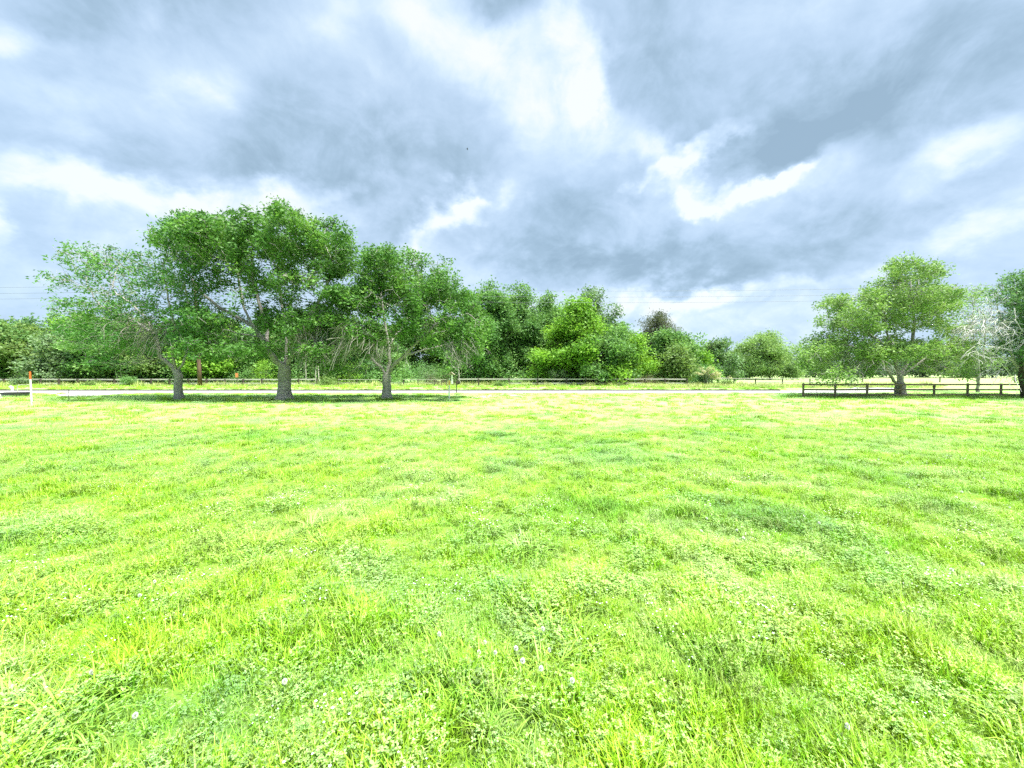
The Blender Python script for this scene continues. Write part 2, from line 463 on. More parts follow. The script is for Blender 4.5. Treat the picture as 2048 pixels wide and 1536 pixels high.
def strip(name, left, right, z, mat, label):
    V = [(x, y, z+float(gz(x, y)) if y < 35.85 else z+.1) for x, y in left]+[(x, y, z+float(gz(x, y)) if y < 35.85 else z+.1) for x, y in right]
    n = len(left); Fc = [(i, i+1, n+i+1, n+i) for i in range(n-1)]
    o = mesh_from(name, V, Fc, M[mat]); return tag(o, label, None, None, 'structure')
Y0, Y1 = 32.0, 35.75
nearp = [(-150, Y0)]+[(x, Y0) for x in np.linspace(-90, 27, 40)]
farp = [(-150, Y1)]+[(x, Y1) for x in np.linspace(-90, 25, 40)]
for k in range(1, 9):
    a = k/8*math.pi/2.6
    nearp.append((27+14*math.sin(a), Y0+14*(1-math.cos(a)))); farp.append((25+12*math.sin(a), Y1+8*(1-math.cos(a))))
nv = []
o = strip('road', [(x, y) for x, y in nearp], [(x, y) for x, y in farp], .012, 'road', 'pale sun bleached concrete road crossing behind the lawn trees')
# low dark bank that draws the dark line along the road's far edge
mb = MB(); xs = list(np.linspace(-150, 25, 160)); r_ = random.Random(3)
vs = []; 
for x in xs:
    jz = r_.uniform(-.012, .02); jy = r_.uniform(-.04, .04)
    vs += [(x, 35.78+jy, 0), (x, 35.82+jy, .115+jz), (x, 36.05, .118+jz), (x, 36.05, 0)]
fs = []
for i in range(len(xs)-1):
    for k in range(3): fs.append((i*4+k, i*4+k+1, i*4+k+5, i*4+k+4))
mb.add(vs, fs); o = mb.build('verge_bank', M['edge_dark']); tag(o, 'low dark edge where the far verge meets the road', None, None, 'structure')

def patch(name, pts, mat, label, z=.02, kind='structure'):
    cx = sum(p[0] for p in pts)/len(pts); cy = sum(p[1] for p in pts)/len(pts)
    ring = []
    n = len(pts)
    for i in range(n):
        a, b = pts[i], pts[(i+1) % n]
        for k in range(5):
            t = k/5; x = a[0]+(b[0]-a[0])*t; y = a[1]+(b[1]-a[1])*t
            s = 1+random.uniform(-.03, .03) if k else 1
            ring.append((cx+(x-cx)*s, cy+(y-cy)*s))
    V = [(cx, cy, z+float(gz(cx, cy)))]+[(x, y, z+float(gz(x, y))) for x, y in ring]
    Fc = [(0, i+1, (i+1) % len(ring)+1) for i in range(len(ring))]
    o = mesh_from(name, V, Fc, M[mat]); return tag(o, label, None, None, kind)
def gp(px, py): y = YG(py); return (PX(px, y), y)
patch('driveway', [gp(90, 786.2), gp(285, 786.2), gp(240, 788.6), gp(196, 791.6), gp(175, 793.2), gp(120, 792.6), gp(112, 790.5), gp(104, 788)], 'concrete', 'pale concrete driveway apron flaring from the road at left', .02)
patch('driveway', [gp(-60, 785), gp(7, 785), gp(3, 795.5), gp(-40, 796)], 'concrete', 'pale concrete strip at the far left edge beside the low round tub', .024)
patch('gravel_path', [gp(935, 795.5), gp(960, 792.5), gp(1010, 789), gp(1002, 792), gp(975, 795), gp(950, 796.5)], 'gravel', 'thin spill of pale gravel in the grass beside the mailbox', .03)
patch('gravel_path', [gp(1018, 790.6), gp(1046, 791.4), gp(1044, 793), gp(1020, 792)], 'gravel', 'small bare gravel patch in the lawn near the road', .03)

# ------------------------------------------------------------------ hero trees (the three lawn trees, the tree at the rail fence, the ivy tree)
def P3(px, py, Y): return (PX(px, Y), Y, PZ(py, Y))
YT = YG(799.5)
def pth(Y, *pts):
    return [P3(p[0], p[1], Y+(p[2] if len(p) > 2 else 0)) for p in pts]
def depth_copies(bl, sp=3.0, f=.8, seed=1):
    r = random.Random(seed); out = []
    for b in bl:
        de = b[5] if len(b) > 5 else 1.0
        out.append((b[0], b[1], b[2], b[3], r.uniform(-sp, -sp*.3), de*f)); out.append((b[0]+r.uniform(-8, 8), b[1], b[2], b[3], r.uniform(sp*.3, sp), de*f))
    return out

# left tree
bA = [(180, 520, 52, 34, 0, .45), (118, 560, 34, 26, 0, .35), (140, 615, 40, 20, 0, .32), (235, 525, 50, 30, 0, .4), (300, 540, 52, 38, 0, .45), (215, 575, 60, 22, 0, .35),
      (250, 620, 70, 30, 0, .8), (345, 580, 45, 40, 0, .6), (380, 560, 35, 50, 0, .8), (355, 480, 48, 36, 0, 1.0), (400, 455, 40, 26, 0, 1), (200, 660, 60, 26, 0, .9), (260, 690, 60, 22, 0, .9), (390, 640, 60, 34, 0, 1.0), (400, 690, 60, 26, 0, .9),
      (165, 650, 46, 20, 0, .6), (320, 650, 60, 30, 0, .6), (225, 725, 46, 14, 0, .4), (290, 725, 46, 12, 0, .3), (170, 690, 50, 20, 0, .5), (400, 715, 50, 12, 0, .4)]
bA = depth_copies(bA, 2.6, .85, 1)
pA = [pth(YT, (356, 752, 0), (352, 744)), pth(YT, (352, 744), (338, 728), (322, 715), (318, 692), (310, 668), (298, 640), (272, 612), (240, 590)),
      pth(YT, (353, 746), (366, 728), (378, 700, .4), (384, 660, .8), (380, 610, 1), (372, 560, 1)), pth(YT, (352, 746), (345, 700, -.6), (352, 650, -1), (340, 600, -1.2)),
      pth(YT, (310, 668), (270, 640, 1), (215, 620, 1.5)), pth(YT, (384, 660, .8), (410, 630, 1), (420, 610, 1))]
tA, posA, radA = make_tree('lawn_tree', 'wide sparse crowned lawn tree with forked grey trunk, leftmost of the three', 'tree', 'lawn trees along the road',
    (PX(357, YT), YT, 0), pA, arr_blobs(bA, YT), 11, 'hero', 'bark', clear=.6, natt=6500, kill=.36, root=.215, r0=.010, gap=-.4, nleaf=19, lsize=.165, spread=.17)
fan(tA, [P3(290, 640, YT-.8), P3(312, 668, YT-.8), P3(270, 650, YT-1), P3(325, 660, YT-1)], 70, 1.9, (-.5, -.3, -.6), 'twig_dead', 'dead_twigs', 5, .022, .6, .9, 'pale bare twigs hanging below the crown')

# middle tree
bB = [(365, 500, 50, 40), (400, 465, 52, 36), (440, 470, 55, 40), (500, 460, 50, 36), (460, 520, 60, 36), (430, 565, 36, 22, 0, .5), (590, 445, 44, 32, 0, .9), (575, 430, 30, 20), (560, 500, 56, 40),
      (630, 490, 50, 36), (680, 470, 36, 34), (690, 520, 34, 40), (655, 535, 50, 22), (520, 560, 34, 34, 0, .9), (585, 560, 50, 30, 0, 1.0), (480, 590, 40, 16, 0, .4), (580, 600, 36, 18, 0, .4), (560, 640, 46, 28, 0, .9), (600, 660, 50, 34),
      (630, 700, 50, 30), (560, 700, 46, 20, 0, .9), (460, 640, 40, 20, 0, .6), (420, 670, 50, 30, 0, .8), (480, 700, 60, 26, 0, .8), (650, 640, 46, 26, 0, .9), (650, 740, 40, 14, 0, .5), (430, 705, 60, 16, 0, .4), (620, 560, 40, 20, 0, .5)]
bB = depth_copies(bB, 3.0, 1.0, 2)
pB = [pth(YT, (568, 760), (569, 735)), pth(YT, (566, 736), (552, 722, -.2), (538, 700, -.4), (524, 675, -.5), (508, 650, -.5), (492, 622, -.3), (486, 590), (480, 550), (470, 510)),
      pth(YT, (508, 650, -.5), (470, 632), (440, 615), (410, 590), (390, 560)), pth(YT, (570, 735), (574, 700, .5), (572, 650, .8), (566, 600, 1), (560, 550, 1)),
      pth(YT, (572, 734), (592, 705, -.3), (606, 670), (625, 630), (650, 585), (670, 540)), pth(YT, (538, 700, -.4), (535, 655, .6), (520, 600, 1), (510, 560, 1.2), (508, 500, 1)),
      pth(YT, (592, 705, -.3), (620, 690, -1.2), (640, 680, -1.5)), pth(YT, (524, 675, -.5), (490, 670, -1.5), (450, 660, -2))]
tB, posB, radB = make_tree('lawn_tree', 'tallest lawn tree with thick flared grey trunk, middle of the three', 'tree', 'lawn trees along the road',
    (PX(568, YT), YT, 0), pB, arr_blobs(bB, YT), 12, 'heroB', 'bark', clear=.65, natt=9000, kill=.36, root=.36, r0=.010, nleaf=25, lsize=.18, spread=.19, flare=.75)
fan(tB, [P3(600, 660, YT-2), P3(625, 680, YT-2.2), P3(640, 660, YT-2)], 60, 1.8, (-.1, -.3, -.9), 'twig_dead', 'dead_twigs', 6, .021, .45, .8, 'pale bare twigs hanging below the crown')

# right-hand lawn tree
bC = [(765, 520, 40, 26, 0, 1), (760, 555, 46, 32, 0, 1.2), (815, 530, 42, 28, 0, .5), (865, 540, 42, 26, 0, .4), (900, 565, 30, 22, 0, .35), (820, 575, 46, 32, 0, .8), (700, 600, 56, 26, 0, 1.1), (760, 610, 56, 30, 0, 1.2),
      (830, 620, 56, 30, 0, 1.1), (880, 600, 46, 30, 0, .9), (930, 610, 36, 26, 0, .8), (640, 615, 30, 14, 0, .7), (690, 650, 56, 26, 0, .9), (740, 665, 56, 30, 0, .9), (800, 660, 50, 24, 0, .9), (880, 655, 50, 28), (930, 660, 38, 30),
      (925, 705, 34, 28, 0, .9), (690, 700, 50, 20, 0, .6), (740, 710, 40, 18, 0, .7), (880, 700, 36, 14, 0, .4), (945, 690, 34, 36, 0, 1), (955, 650, 28, 30, 0, .9), (650, 650, 44, 24, 0, 1), (640, 700, 40, 22, 0, .9), (925, 735, 30, 14, 0, .6), (700, 735, 44, 12, 0, .5), (860, 575, 50, 26, 0, 1), (800, 545, 34, 22, 0, 1)]
bC = depth_copies(bC, 2.8, .95, 3)
pC = [pth(YT, (773, 765), (773, 752)), pth(YT, (771, 753), (762, 735, .2), (748, 722, .3), (735, 700, .4), (715, 670, .5)), pth(YT, (773, 752), (779, 725), (778, 690), (770, 640), (762, 580)),
      pth(YT, (776, 748), (790, 728, -.3), (808, 712, -.4), (835, 685, -.5), (865, 655, -.5), (900, 630)), pth(YT, (778, 690), (810, 650, .8), (835, 600, 1)), pth(YT, (808, 712, -.4), (850, 700, .5), (890, 690, 1), (925, 680, 1.2)),
      pth(YT, (735, 700, .4), (710, 640, 1), (690, 610, 1.5))]
tC, posC, radC = make_tree('lawn_tree', 'low spreading lawn tree with short forked trunk and drooping bare twigs, rightmost of the three', 'tree', 'lawn trees along the road',
    (PX(773, YT), YT, 0), pC, arr_blobs(bC, YT), 13, 'heroB', 'bark', clear=.5, natt=7500, kill=.36, root=.25, r0=.010, nleaf=28, lsize=.18, spread=.19, flare=.6)
fan(tC, [P3(735, 665, YT-2.4), P3(715, 650, YT-2.4), P3(765, 690, YT-2.2), P3(790, 690, YT-2), P3(700, 680, YT-2)], 110, 1.7, (-.6, -.3, -.5), 'twig_dead', 'dead_twigs', 8, .022, .5, .9, 'pale bare twigs hanging below the crown')
fan(tC, [P3(925, 680, YT-1.5), P3(900, 690, YT-1.5)], 60, 1.6, (.6, -.3, -.6), 'twig_dead', 'dead_twigs', 9, .013, .45, .7, 'thin bare twigs at the right of the crown')

# tree at the brown fence
YD = 27.2
bD = [(1800, 545, 34, 32, 0, .8), (1855, 548, 30, 26, 0, .8), (1780, 590, 54, 30), (1850, 600, 50, 32), (1725, 605, 44, 26), (1665, 608, 34, 20, 0, .9), (1660, 645, 28, 16, 0, .9), (1710, 650, 50, 26), (1770, 640, 50, 26, 0, .8),
      (1845, 640, 50, 22, 0, .6), (1890, 600, 26, 30, 0, .8), (1900, 580, 18, 20, 0, .4), (1640, 690, 34, 26), (1690, 700, 50, 28), (1620, 720, 30, 24), (1760, 700, 50, 26, 0, 1.2), (1830, 700, 50, 22, 0, 1.2), (1890, 700, 44, 22), (1905, 660, 30, 16, 0, .5),
      (1935, 720, 26, 16, 0, .9), (1790, 725, 46, 18, 0, 1.2), (1860, 735, 40, 12), (1660, 745, 44, 14, 0, .7), (1720, 745, 40, 14, 0, .8), (1690, 770, 36, 6, 0, .35), (1920, 750, 30, 10, 0, .6), (1640, 765, 22, 6, 0, .3)]
bD = depth_copies(bD, 2.6, .9, 4)
pD = [pth(YD, (1801, 772), (1800, 752)), pth(YD, (1800, 752), (1794, 735), (1782, 700), (1770, 660), (1762, 610)), pth(YD, (1801, 752), (1812, 730, .3), (1822, 690, .5), (1825, 640, .6), (1815, 580)),
      pth(YD, (1800, 772), (1788, 762, -.4), (1778, 745, -.6), (1765, 722, -.8), (1730, 700, -1), (1690, 690, -1)), pth(YD, (1801, 752), (1835, 728, -.2), (1870, 700), (1900, 690)), pth(YD, (1782, 700), (1740, 670, 1), (1700, 640, 1), (1670, 620, 1)),
      pth(YD, (1790, 765, -.4), (1782, 780, -.5))]
tD, posD, radD = make_tree('pasture_tree', 'broad light green tree with short thick trunk behind the brown rail fence', 'tree', None,
    (PX(1801, YD), YD, 0), pD, arr_blobs(bD, YD), 14, 'pale', 'bark', clear=.3, natt=7500, kill=.36, root=.29, r0=.010, nleaf=32, lsize=.16, spread=.19, flare=.4)
fan(tD, [P3(1720, 730, YD-2), P3(1690, 740, YD-2), P3(1740, 720, YD-2)], 50, 1.9, (-.6, -.3, -.3), 'twig_dead', 'dead_twigs', 10, .014, .5, .6, 'thin pale twigs drooping at the left')

# ivy clad tree on the right edge with grey dead branches
YE = 25.6
bE = [(2015, 590, 30, 22), (2060, 575, 60, 40), (2130, 600, 80, 60), (2040, 640, 34, 36), (2040, 700, 30, 34, 0, .9), (2110, 680, 80, 60), (2180, 640, 60, 60), (2036, 755, 14, 20, 0, .9), (2090, 740, 50, 30), (2035, 780, 12, 14, 0, .8)]
bE = depth_copies(bE, 2.4, 1.3, 5)
pE = [pth(YE, (2050, 770), (2042, 740)), pth(YE, (2036, 740), (2038, 690), (2045, 640), (2050, 600)), pth(YE, (2038, 745), (2070, 700), (2110, 650)), pth(YE, (2040, 745, .3), (2075, 720, 1), (2150, 680, 1.2))]
tE, posE, radE = make_tree('ivy_tree', 'dark ivy clad tree at the right edge with a spray of grey dead branches', 'tree', None,
    (PX(2056, YE), YE, 0), pE, arr_blobs(bE, YE), 15, 'dark', 'bark_dark', natt=4500, kill=.38, root=.2, r0=.011, nleaf=26, lsize=.16, spread=.2)
rE = np.random.default_rng(77)
dead = arr_blobs([(1985, 650, 34, 40, -1), (1955, 690, 36, 36, -1), (1985, 610, 26, 26, -.5), (1980, 720, 30, 34, -1.5), (1935, 660, 22, 26, -.5)], YE)
Ad = in_blobs(dead, 620, rE)
dp = [pth(YE, (2034, 735, -.3), (2010, 690, -.8), (1985, 665, -1)), pth(YE, (2034, 735, -.3), (2015, 715, -1.2), (1990, 715, -1.5)), pth(YE, (2034, 710, -.3), (2005, 650, -.5), (1990, 620, -.5))]
pos, par = grow([(p, None) for p in dp], Ad, .3, 2.5, .38, rE, lift=-.02)
rad, _ = radii(pos, par, .017, .10)
deadm = skeleton_mesh(pos-np.array(tE.location), par, rad, 0); d_ = deadm.build('dead_branches', M['twig_grey'], tE, smooth=True); d_['label'] = 'bare silver grey dead branches'
fan(tE, [tuple(p) for p in pos[rad < .02][::6]], 260, 1.4, (-.6, -.2, -.25), 'twig_grey', 'dead_twigs', 12, .019, .7, .5, 'bare silver grey twigs')

# wispy yellowish tree behind it
YW = 33.
bW = depth_copies([(1945, 590, 30, 24, 0, .7), (1955, 600, 26, 26, 0, .7), (1930, 630, 24, 26, 0, .4), (1975, 640, 30, 26, 0, .5), (1950, 670, 36, 26, 0, .5), (1950, 720, 40, 22, 0, .7), (1915, 700, 24, 18, 0, .5)], 1.6, .9, 6)
pW = [pth(YW, (1957, 762), (1956, 735)), pth(YW, (1956, 735), (1945, 690), (1940, 640)), pth(YW, (1956, 735), (1968, 690), (1965, 630))]
make_tree('wispy_tree', 'thin yellowish wispy tree between the pasture tree and the ivy tree', 'tree', None, (PX(1958, YW), YW, 0), pW, arr_blobs(bW, YW), 16, 'pale', 'bark',
          step=.4, natt=2200, kill=.4, root=.10, nleaf=16, lsize=.15, spread=.28)

# ------------------------------------------------------------------ woods behind
def auto_tree(name, label, group, px, Y, top, w, seed, leaf, bark='bark_dark', low=.12, nl=28, ls=.27, lobes=9, trunk_r=None, natt=330, sp=.45, lean=0, density=1.0, shape='dome', cat='tree', trunks=1, droop=0., aspect=.5, kill=.55, step=.45, thr=.05):
    nl = int(nl*1.15); w = w*1.15; ls = ls*1.35
    r = random.Random(seed); Hh = PZ(top, Y); W = w*Y/F/2; x = PX(px, Y); z0 = float(gz(x, Y))
    bl = []
    for i in range(lobes):
        t = (i+.5)/lobes
        z = Hh*(low+(.93-low)*t)
        if shape == 'cone': e = 1.08-t*.95
        elif shape == 'tall': e = math.sin(math.pi*(.12+.8*t))**.6*.85
        else: e = math.sqrt(max(.06, 1-((t-.38)/.66)**2))
        for k in range(4 if t < .85 else 3):
            a = r.uniform(0, 6.28); q = W*e*r.uniform(.25, .85)
            rr = max(.5, W*r.uniform(.20, .38)*(.6+.4*e)); rz = max(.5, Hh*r.uniform(.07, .13))
            bl.append((x+q*math.cos(a)+lean*z, Y+q*math.sin(a), min(z, Hh-rz*.8), rr, rr, rz, density))
    bl.append((x+lean*Hh, Y, Hh*.88, W*.32, W*.32, Hh*.12, density))
    for k in range(4):
        a = r.uniform(0, 6.28); q = W*r.uniform(.1, .5); bl.append((x+q*math.cos(a), Y+q*math.sin(a), Hh*r.uniform(.86, .99), .45, .45, Hh*.06, density*.7))
    p = [[(x+lean*Hh*.15, Y, Hh*.15), (x+lean*Hh*.35+r.uniform(-.2, .2), Y, Hh*.35), (x+lean*Hh*.6+r.uniform(-.5, .5), Y+r.uniform(-.3, .3), Hh*.6), (x+lean*Hh*.8, Y, Hh*.8)]]
    for k in range(trunks-1):
        a = r.uniform(0, 6.28); p.append([(x, Y, .25), (x+.5*math.cos(a), Y+.5*math.sin(a), Hh*.15), (x+W*.4*math.cos(a), Y+W*.4*math.sin(a), Hh*.55)])
    return make_tree(name, label, cat, group, (x, Y, z0), p, bl, seed, leaf, bark, step=step, natt=natt*3, infl=7, kill=kill, r0=.02, root=trunk_r or .10+.012*Hh, gap=-.5, gs=1.5,
                     lsize=ls, nleaf=nl, spread=sp, minr=.028, thr=thr, flare=.3, droop=droop, aspect=aspect)[0]

gw = 'trees of the wood behind the weathered fence'
front = [ # px, Y, top, width, leaf, label, shape
 (-25, 50, 640, 110, 'mid', 'leafy green woodland tree cut by the far left edge', 'dome'),
 (52, 52, 648, 100, 'olive', 'olive woodland tree behind the orange topped marker post', 'dome'),
 (100, 49, 668, 84, 'cedar', 'slim pale trunked sapling with level tiered boughs behind the driveway', 'cone'),
 (165, 52, 655, 110, 'dark', 'dark woodland tree right of the tiered sapling', 'dome'),
 (215, 50, 640, 110, 'mid', 'rounded green woodland tree under the sparse end of the left lawn tree', 'dome'),
 (285, 51, 650, 110, 'olive', 'olive woodland tree left of the forked lawn trunk', 'dome'),
 (350, 52, 660, 100, 'dark', 'dark woodland tree right behind the forked lawn trunk', 'dome'),
 (430, 51, 645, 110, 'bright', 'light green woodland tree between the leaning pole and the orange sign', 'dome'),
 (515, 52, 655, 100, 'mid', 'green woodland tree behind the orange sign, left of the thickest trunk', 'dome'),
 (610, 53, 650, 96, 'mid', 'green woodland tree just right of the thickest lawn trunk', 'dome'),
 (690, 52, 660, 100, 'dark', 'dark woodland tree midway between the thick trunk and the low forked tree', 'dome'),
 (760, 56, 665, 96, 'mid', 'green woodland tree behind the low forked lawn trunk', 'dome'),
 (925, 54, 650, 90, 'mid', 'green woodland tree behind the birdhouse', 'dome'),
]
for i, (px, Y, top, w, lf, lb, sh) in enumerate(front):
    if i == 2: auto_tree('sapling', lb, gw, px, Y, top, w, 100+i, lf, 'bark_pale', low=.2, nl=16, natt=200, shape='cone', density=.8, trunk_r=.14)
    else: auto_tree('woodland_tree', lb, gw, px, Y, top, w, 100+i, lf, low=.08, density=1.1)
for i in range(17):     # the back row of the same wood, only crown tops and gaps show
    px = -60+i*58+random.uniform(-12, 12)
    auto_tree('woodland_tree', 'crown rising at the back of the wood behind the nearer trees', 'back row of the wood', px, 64+random.uniform(-2, 2), 628+random.uniform(0, 16)+(8 if px > 700 else 0), 100, 140+i,
              ['mid', 'olive', 'dark', 'mid', 'bright'][i % 5], low=.1, nl=22, natt=240, ls=.3)

gc = 'trees in the stand right of the lawn trees'
for i, (px, top, w_, lf) in enumerate([(952, 612, 90, 'mid'), (1000, 622, 90, 'olive'), (1050, 616, 90, 'mid'), (1095, 612, 90, 'mid'), (1140, 610, 90, 'mid'), (1235, 640, 90, 'mid'), (1290, 668, 80, 'olive'), (1345, 676, 80, 'mid'), (1400, 694, 70, 'mid'), (905, 640, 90, 'bright')]):
    auto_tree('backing_tree', 'green crown filling in behind the nearer trees of the stand', 'back row of the stand', px, 63, top, w_, 240+i, lf, low=.1, nl=24, natt=240, ls=.3)
auto_tree('dense_tree', 'tall dark green tree with high crown touching the low lawn tree', gc, 978, 52, 562, 104, 201, 'mid', low=.12, nl=30, natt=450, shape='tall', ls=.25)
auto_tree('dense_tree', 'dark shaded tree left of centre in the stand, trunks bare below', gc, 1012, 55, 585, 100, 202, 'mid', low=.18, nl=32, natt=430, ls=.25, trunks=3)
auto_tree('dense_tree', 'mid green tree with a narrow ragged top in the centre of the stand', gc, 1048, 56, 570, 90, 203, 'mid', low=.15, nl=24, natt=360, shape='tall', ls=.25)
auto_tree('dense_tree', 'tree with thin dark top leaning left of the big bright tree', gc, 1100, 58, 585, 84, 204, 'mid', low=.12, nl=24, natt=340, shape='tall', ls=.25)
auto_tree('leaning_tree', 'airy tree with loose grey green top behind the big bright tree', gc, 1192, 60, 570, 110, 205, 'grey', low=.35, nl=18, natt=420, ls=.26, density=.9)
auto_tree('bright_tree', 'biggest bright yellow green bushy tree of the stand', gc, 1152, 50, 598, 190, 206, 'bright', low=.08, nl=34, natt=620, ls=.24, lobes=12, trunks=3, shape='cone')
auto_tree('dense_tree', 'dark interior tree at the foot of the biggest bright tree', gc, 1185, 49, 668, 110, 207, 'mid', low=.06, nl=30, natt=330, ls=.24, trunks=3)
auto_tree('bright_tree', 'fresh green tree against the right flank of the biggest bright tree', gc, 1225, 50, 650, 96, 208, 'mid', low=.08, nl=30, natt=330, ls=.24)
auto_tree('bright_tree', 'light green round tree left of the purple topped pine', gc, 1272, 51, 672, 86, 209, 'bright', low=.06, nl=28, natt=300, ls=.24)
o_ = auto_tree('pine_tree', 'pine with a purplish brown ragged top', gc, 1312, 58, 624, 84, 210, 'purple', low=.4, nl=30, natt=320, shape='dome', ls=.24, aspect=.25)
auto_tree('dense_tree', 'deep green tree in front of the purple topped pine', gc, 1330, 54, 662, 92, 211, 'mid', low=.07, nl=34, natt=360, ls=.24)
auto_tree('dense_tree', 'deep green tree with ragged twiggy top right of the pine', gc, 1368, 54, 662, 78, 212, 'mid', low=.08, nl=28, natt=300, ls=.24)
auto_tree('bushy_tree', 'small olive bushy tree low in front of the pine', gc, 1350, 50, 692, 76, 213, 'olive', low=.06, nl=28, natt=240, ls=.24)
auto_tree('bushy_tree', 'smaller grey green tree at the right end of the stand', gc, 1436, 60, 680, 72, 214, 'grey', low=.08, nl=24, natt=260, ls=.26)
auto_tree('bushy_tree', 'small yellow green tree behind the blossoming shrub', gc, 1404, 55, 708, 60, 215, 'bright', low=.06, nl=26, natt=200, ls=.24)
auto_tree('willow', 'rounded pale willow standing alone in the pasture', None, 1540, 86, 660, 136, 216, 'willow', low=.08, nl=40, natt=420, ls=.36, lobes=9, trunks=4, sp=.7, droop=.6, aspect=.3, kill=1.1)
auto_tree('bushy_tree', 'short dark bush tree left of the lone willow', None, 1475, 95, 722, 60, 217, 'far', low=.08, nl=24, natt=150, ls=.4, sp=.6)

for i, (px, Y, top, w_, lb) in enumerate([(1462, 118, 712, 56, 'hazy distant tree just left of the lone willow'), (1612, 120, 706, 60, 'hazy distant tree just right of the lone willow'), (1668, 125, 700, 70, 'hazy distant tree behind the left skirt of the pasture tree'),
        (1745, 130, 704, 80, 'hazy distant tree behind the pasture tree, left of its trunk'), (1845, 128, 702, 80, 'hazy distant tree behind the pasture tree, right of its trunk'), (1915, 122, 698, 76, 'hazy distant tree behind the wispy tree'), (1985, 120, 694, 80, 'hazy distant tree behind the dead branches')]):
    auto_tree('distant_tree', lb, 'distant trees beyond the pasture', px, Y, top, w_, 300+i, 'far', low=.06, nl=22, natt=90, ls=.55, sp=.9, kill=1.4, step=1.0)
# lone thin pale trunks in the wood
def sapling_stem(px, Y, top, label, dx=0):
    r = random.Random(int(px)); x = PX(px, Y); Hh = PZ(top, Y)
    o = empty('pale_sapling', (x, Y, float(gz(x, Y)))); tag(o, label, 'sapling', 'thin pale saplings at the wood edge')
    mb = MB(); pts = [(0, 0, -.05)]
    for i in range(1, 8): pts.append((dx*i/7*Y/F+r.uniform(-.06, .06), r.uniform(-.05, .05), Hh*i/7))
    mb.tube(pts, [.075-.006*i for i in range(8)], 6); mb.build('trunk', M['bark_pale'], o, smooth=True)
    mb = MB()
    for i in range(3, 8):
        for k in range(2):
            a = r.uniform(0, 6.28); p = Vector(pts[i]); e = Vector((math.cos(a), math.sin(a), .9))*r.uniform(.4, .8)
            mb.tube([p, p+e*.5, p+e], [.02, .014, .006], 4)
    mb.build('limbs', M['bark_pale'], o)
    cen = np.array([p for p in pts[5:]]*2)
    V, Fc, t = leaves(cen, 25, .5, .2, r=np.random.default_rng(int(px))); mesh_from('crown', V, Fc, G['mid'], tint=t, parent=o)
for px, top, dx, lb in [(236, 728, -6, 'thin bare pale trunk left of the forked lawn trunk'), (244, 720, -3, 'taller thin bare pale trunk beside the first, left of the forked lawn trunk'),
                        (611, 690, 2, 'straight pale stem just right of the thickest lawn trunk'), (630, 694, 6, 'pale stem slightly leaning, second right of the thickest lawn trunk'),
                        (640, 686, -8, 'pale stem leaning right of the thickest lawn trunk beside the fence end'), (918, 725, -1, 'thin white stem right beside the birdhouse')]:
    sapling_stem(px, 48.6, top, lb, dx)

# ------------------------------------------------------------------ shrubs along the far fence
def shrub(name, label, px, Y, top, w, seed, leaf, group=None, nl=60, ls=.14, cat='shrub', dens=26, aspect=.45, flatb=.8):
    r = np.random.default_rng(seed); x = PX(px, Y); z0 = float(gz(x, Y)); Hh = PZ(top, Y)-z0; W = w*Y/F/2
    o = empty(name, (x, Y, z0)); tag(o, label, cat, group)
    n = dens; C = np.stack([r.normal(0, .42, n)*W, r.normal(0, .42, n)*W*.8, Hh*(.12+.72*r.random(n))], 1)
    C[:, 0] *= np.sqrt(np.clip(1.15-(C[:, 2]/Hh)**2, .1, 1))
    mb = MB()
    for c in C[:14]:
        mb.tube([(c[0]*.1, c[1]*.1, -.04), (c[0]*.5, c[1]*.5, c[2]*.55), tuple(c)], [.03, .02, .008], 4)
    mb.build('stems', M['bark_dark'], o)
    V, Fc, t = leaves(C, nl, .16*max(W, .5)+.1, ls, flat=flatb, r=r, aspect=aspect); V[:, 2] = np.maximum(V[:, 2], .01)
    mesh_from('foliage', V, Fc, G[leaf], tint=t, parent=o); return o
shrub('shrub', 'rounded green shrub growing through the fence left of the forked lawn trunk', 258, 45.6, 752, 30, 31, 'mid')
shrub('shrub', 'low grey green shrub at the fence behind the orange topped marker post', 38, 45.6, 754, 26, 32, 'cedar')
shrub('shrub', 'low dark shrub at the fence beyond the driveway', 186, 46, 765, 40, 33, 'olive')
shrub('shrub', 'tangled olive shrub filling the gap in the fence right of the thickest trunk', 655, 46, 752, 46, 34, 'olive')
shrub('shrub', 'yellow green shrub behind the fence gap between the two right lawn trees', 705, 49, 720, 60, 35, 'bright', nl=70)
shrub('shrub', 'round bright green bush low in the wood left of the thickest trunk', 530, 48.5, 712, 56, 36, 'bright', nl=90)
shrub('shrub', 'green bush low in the wood beside the orange sign', 492, 48.8, 728, 40, 37, 'mid', nl=70)
shrub('shrub', 'greyish bush in the clearing behind the low forked lawn tree', 855, 50, 726, 50, 38, 'cedar', nl=80)
shrub('shrub', 'dark bush at the right end of the clearing', 890, 50.5, 730, 46, 39, 'mid', nl=80)
shrub('cedar_bush', 'left one of two pale feathery cedar bushes under the bright tree', 1105, 47.4, 736, 20, 40, 'cedar', 'pale cedar bushes', nl=80, aspect=.2)
shrub('cedar_bush', 'right one of two pale feathery cedar bushes under the bright tree', 1126, 47.5, 735, 20, 41, 'cedar', 'pale cedar bushes', nl=80, aspect=.2)
shrub('shrub', 'dark green bush under the blossoming branches', 1407, 46, 738, 36, 42, 'dark', nl=110)
shrub('shrub', 'small dark weed bush at the fence right of the blossoms', 1455, 46.2, 762, 30, 43, 'olive')
shrub('shrub', 'dry brown brush tangle behind the fence left of its broken end', 1290, 47.6, 752, 70, 44, 'brush', nl=60, aspect=.15, dens=40)
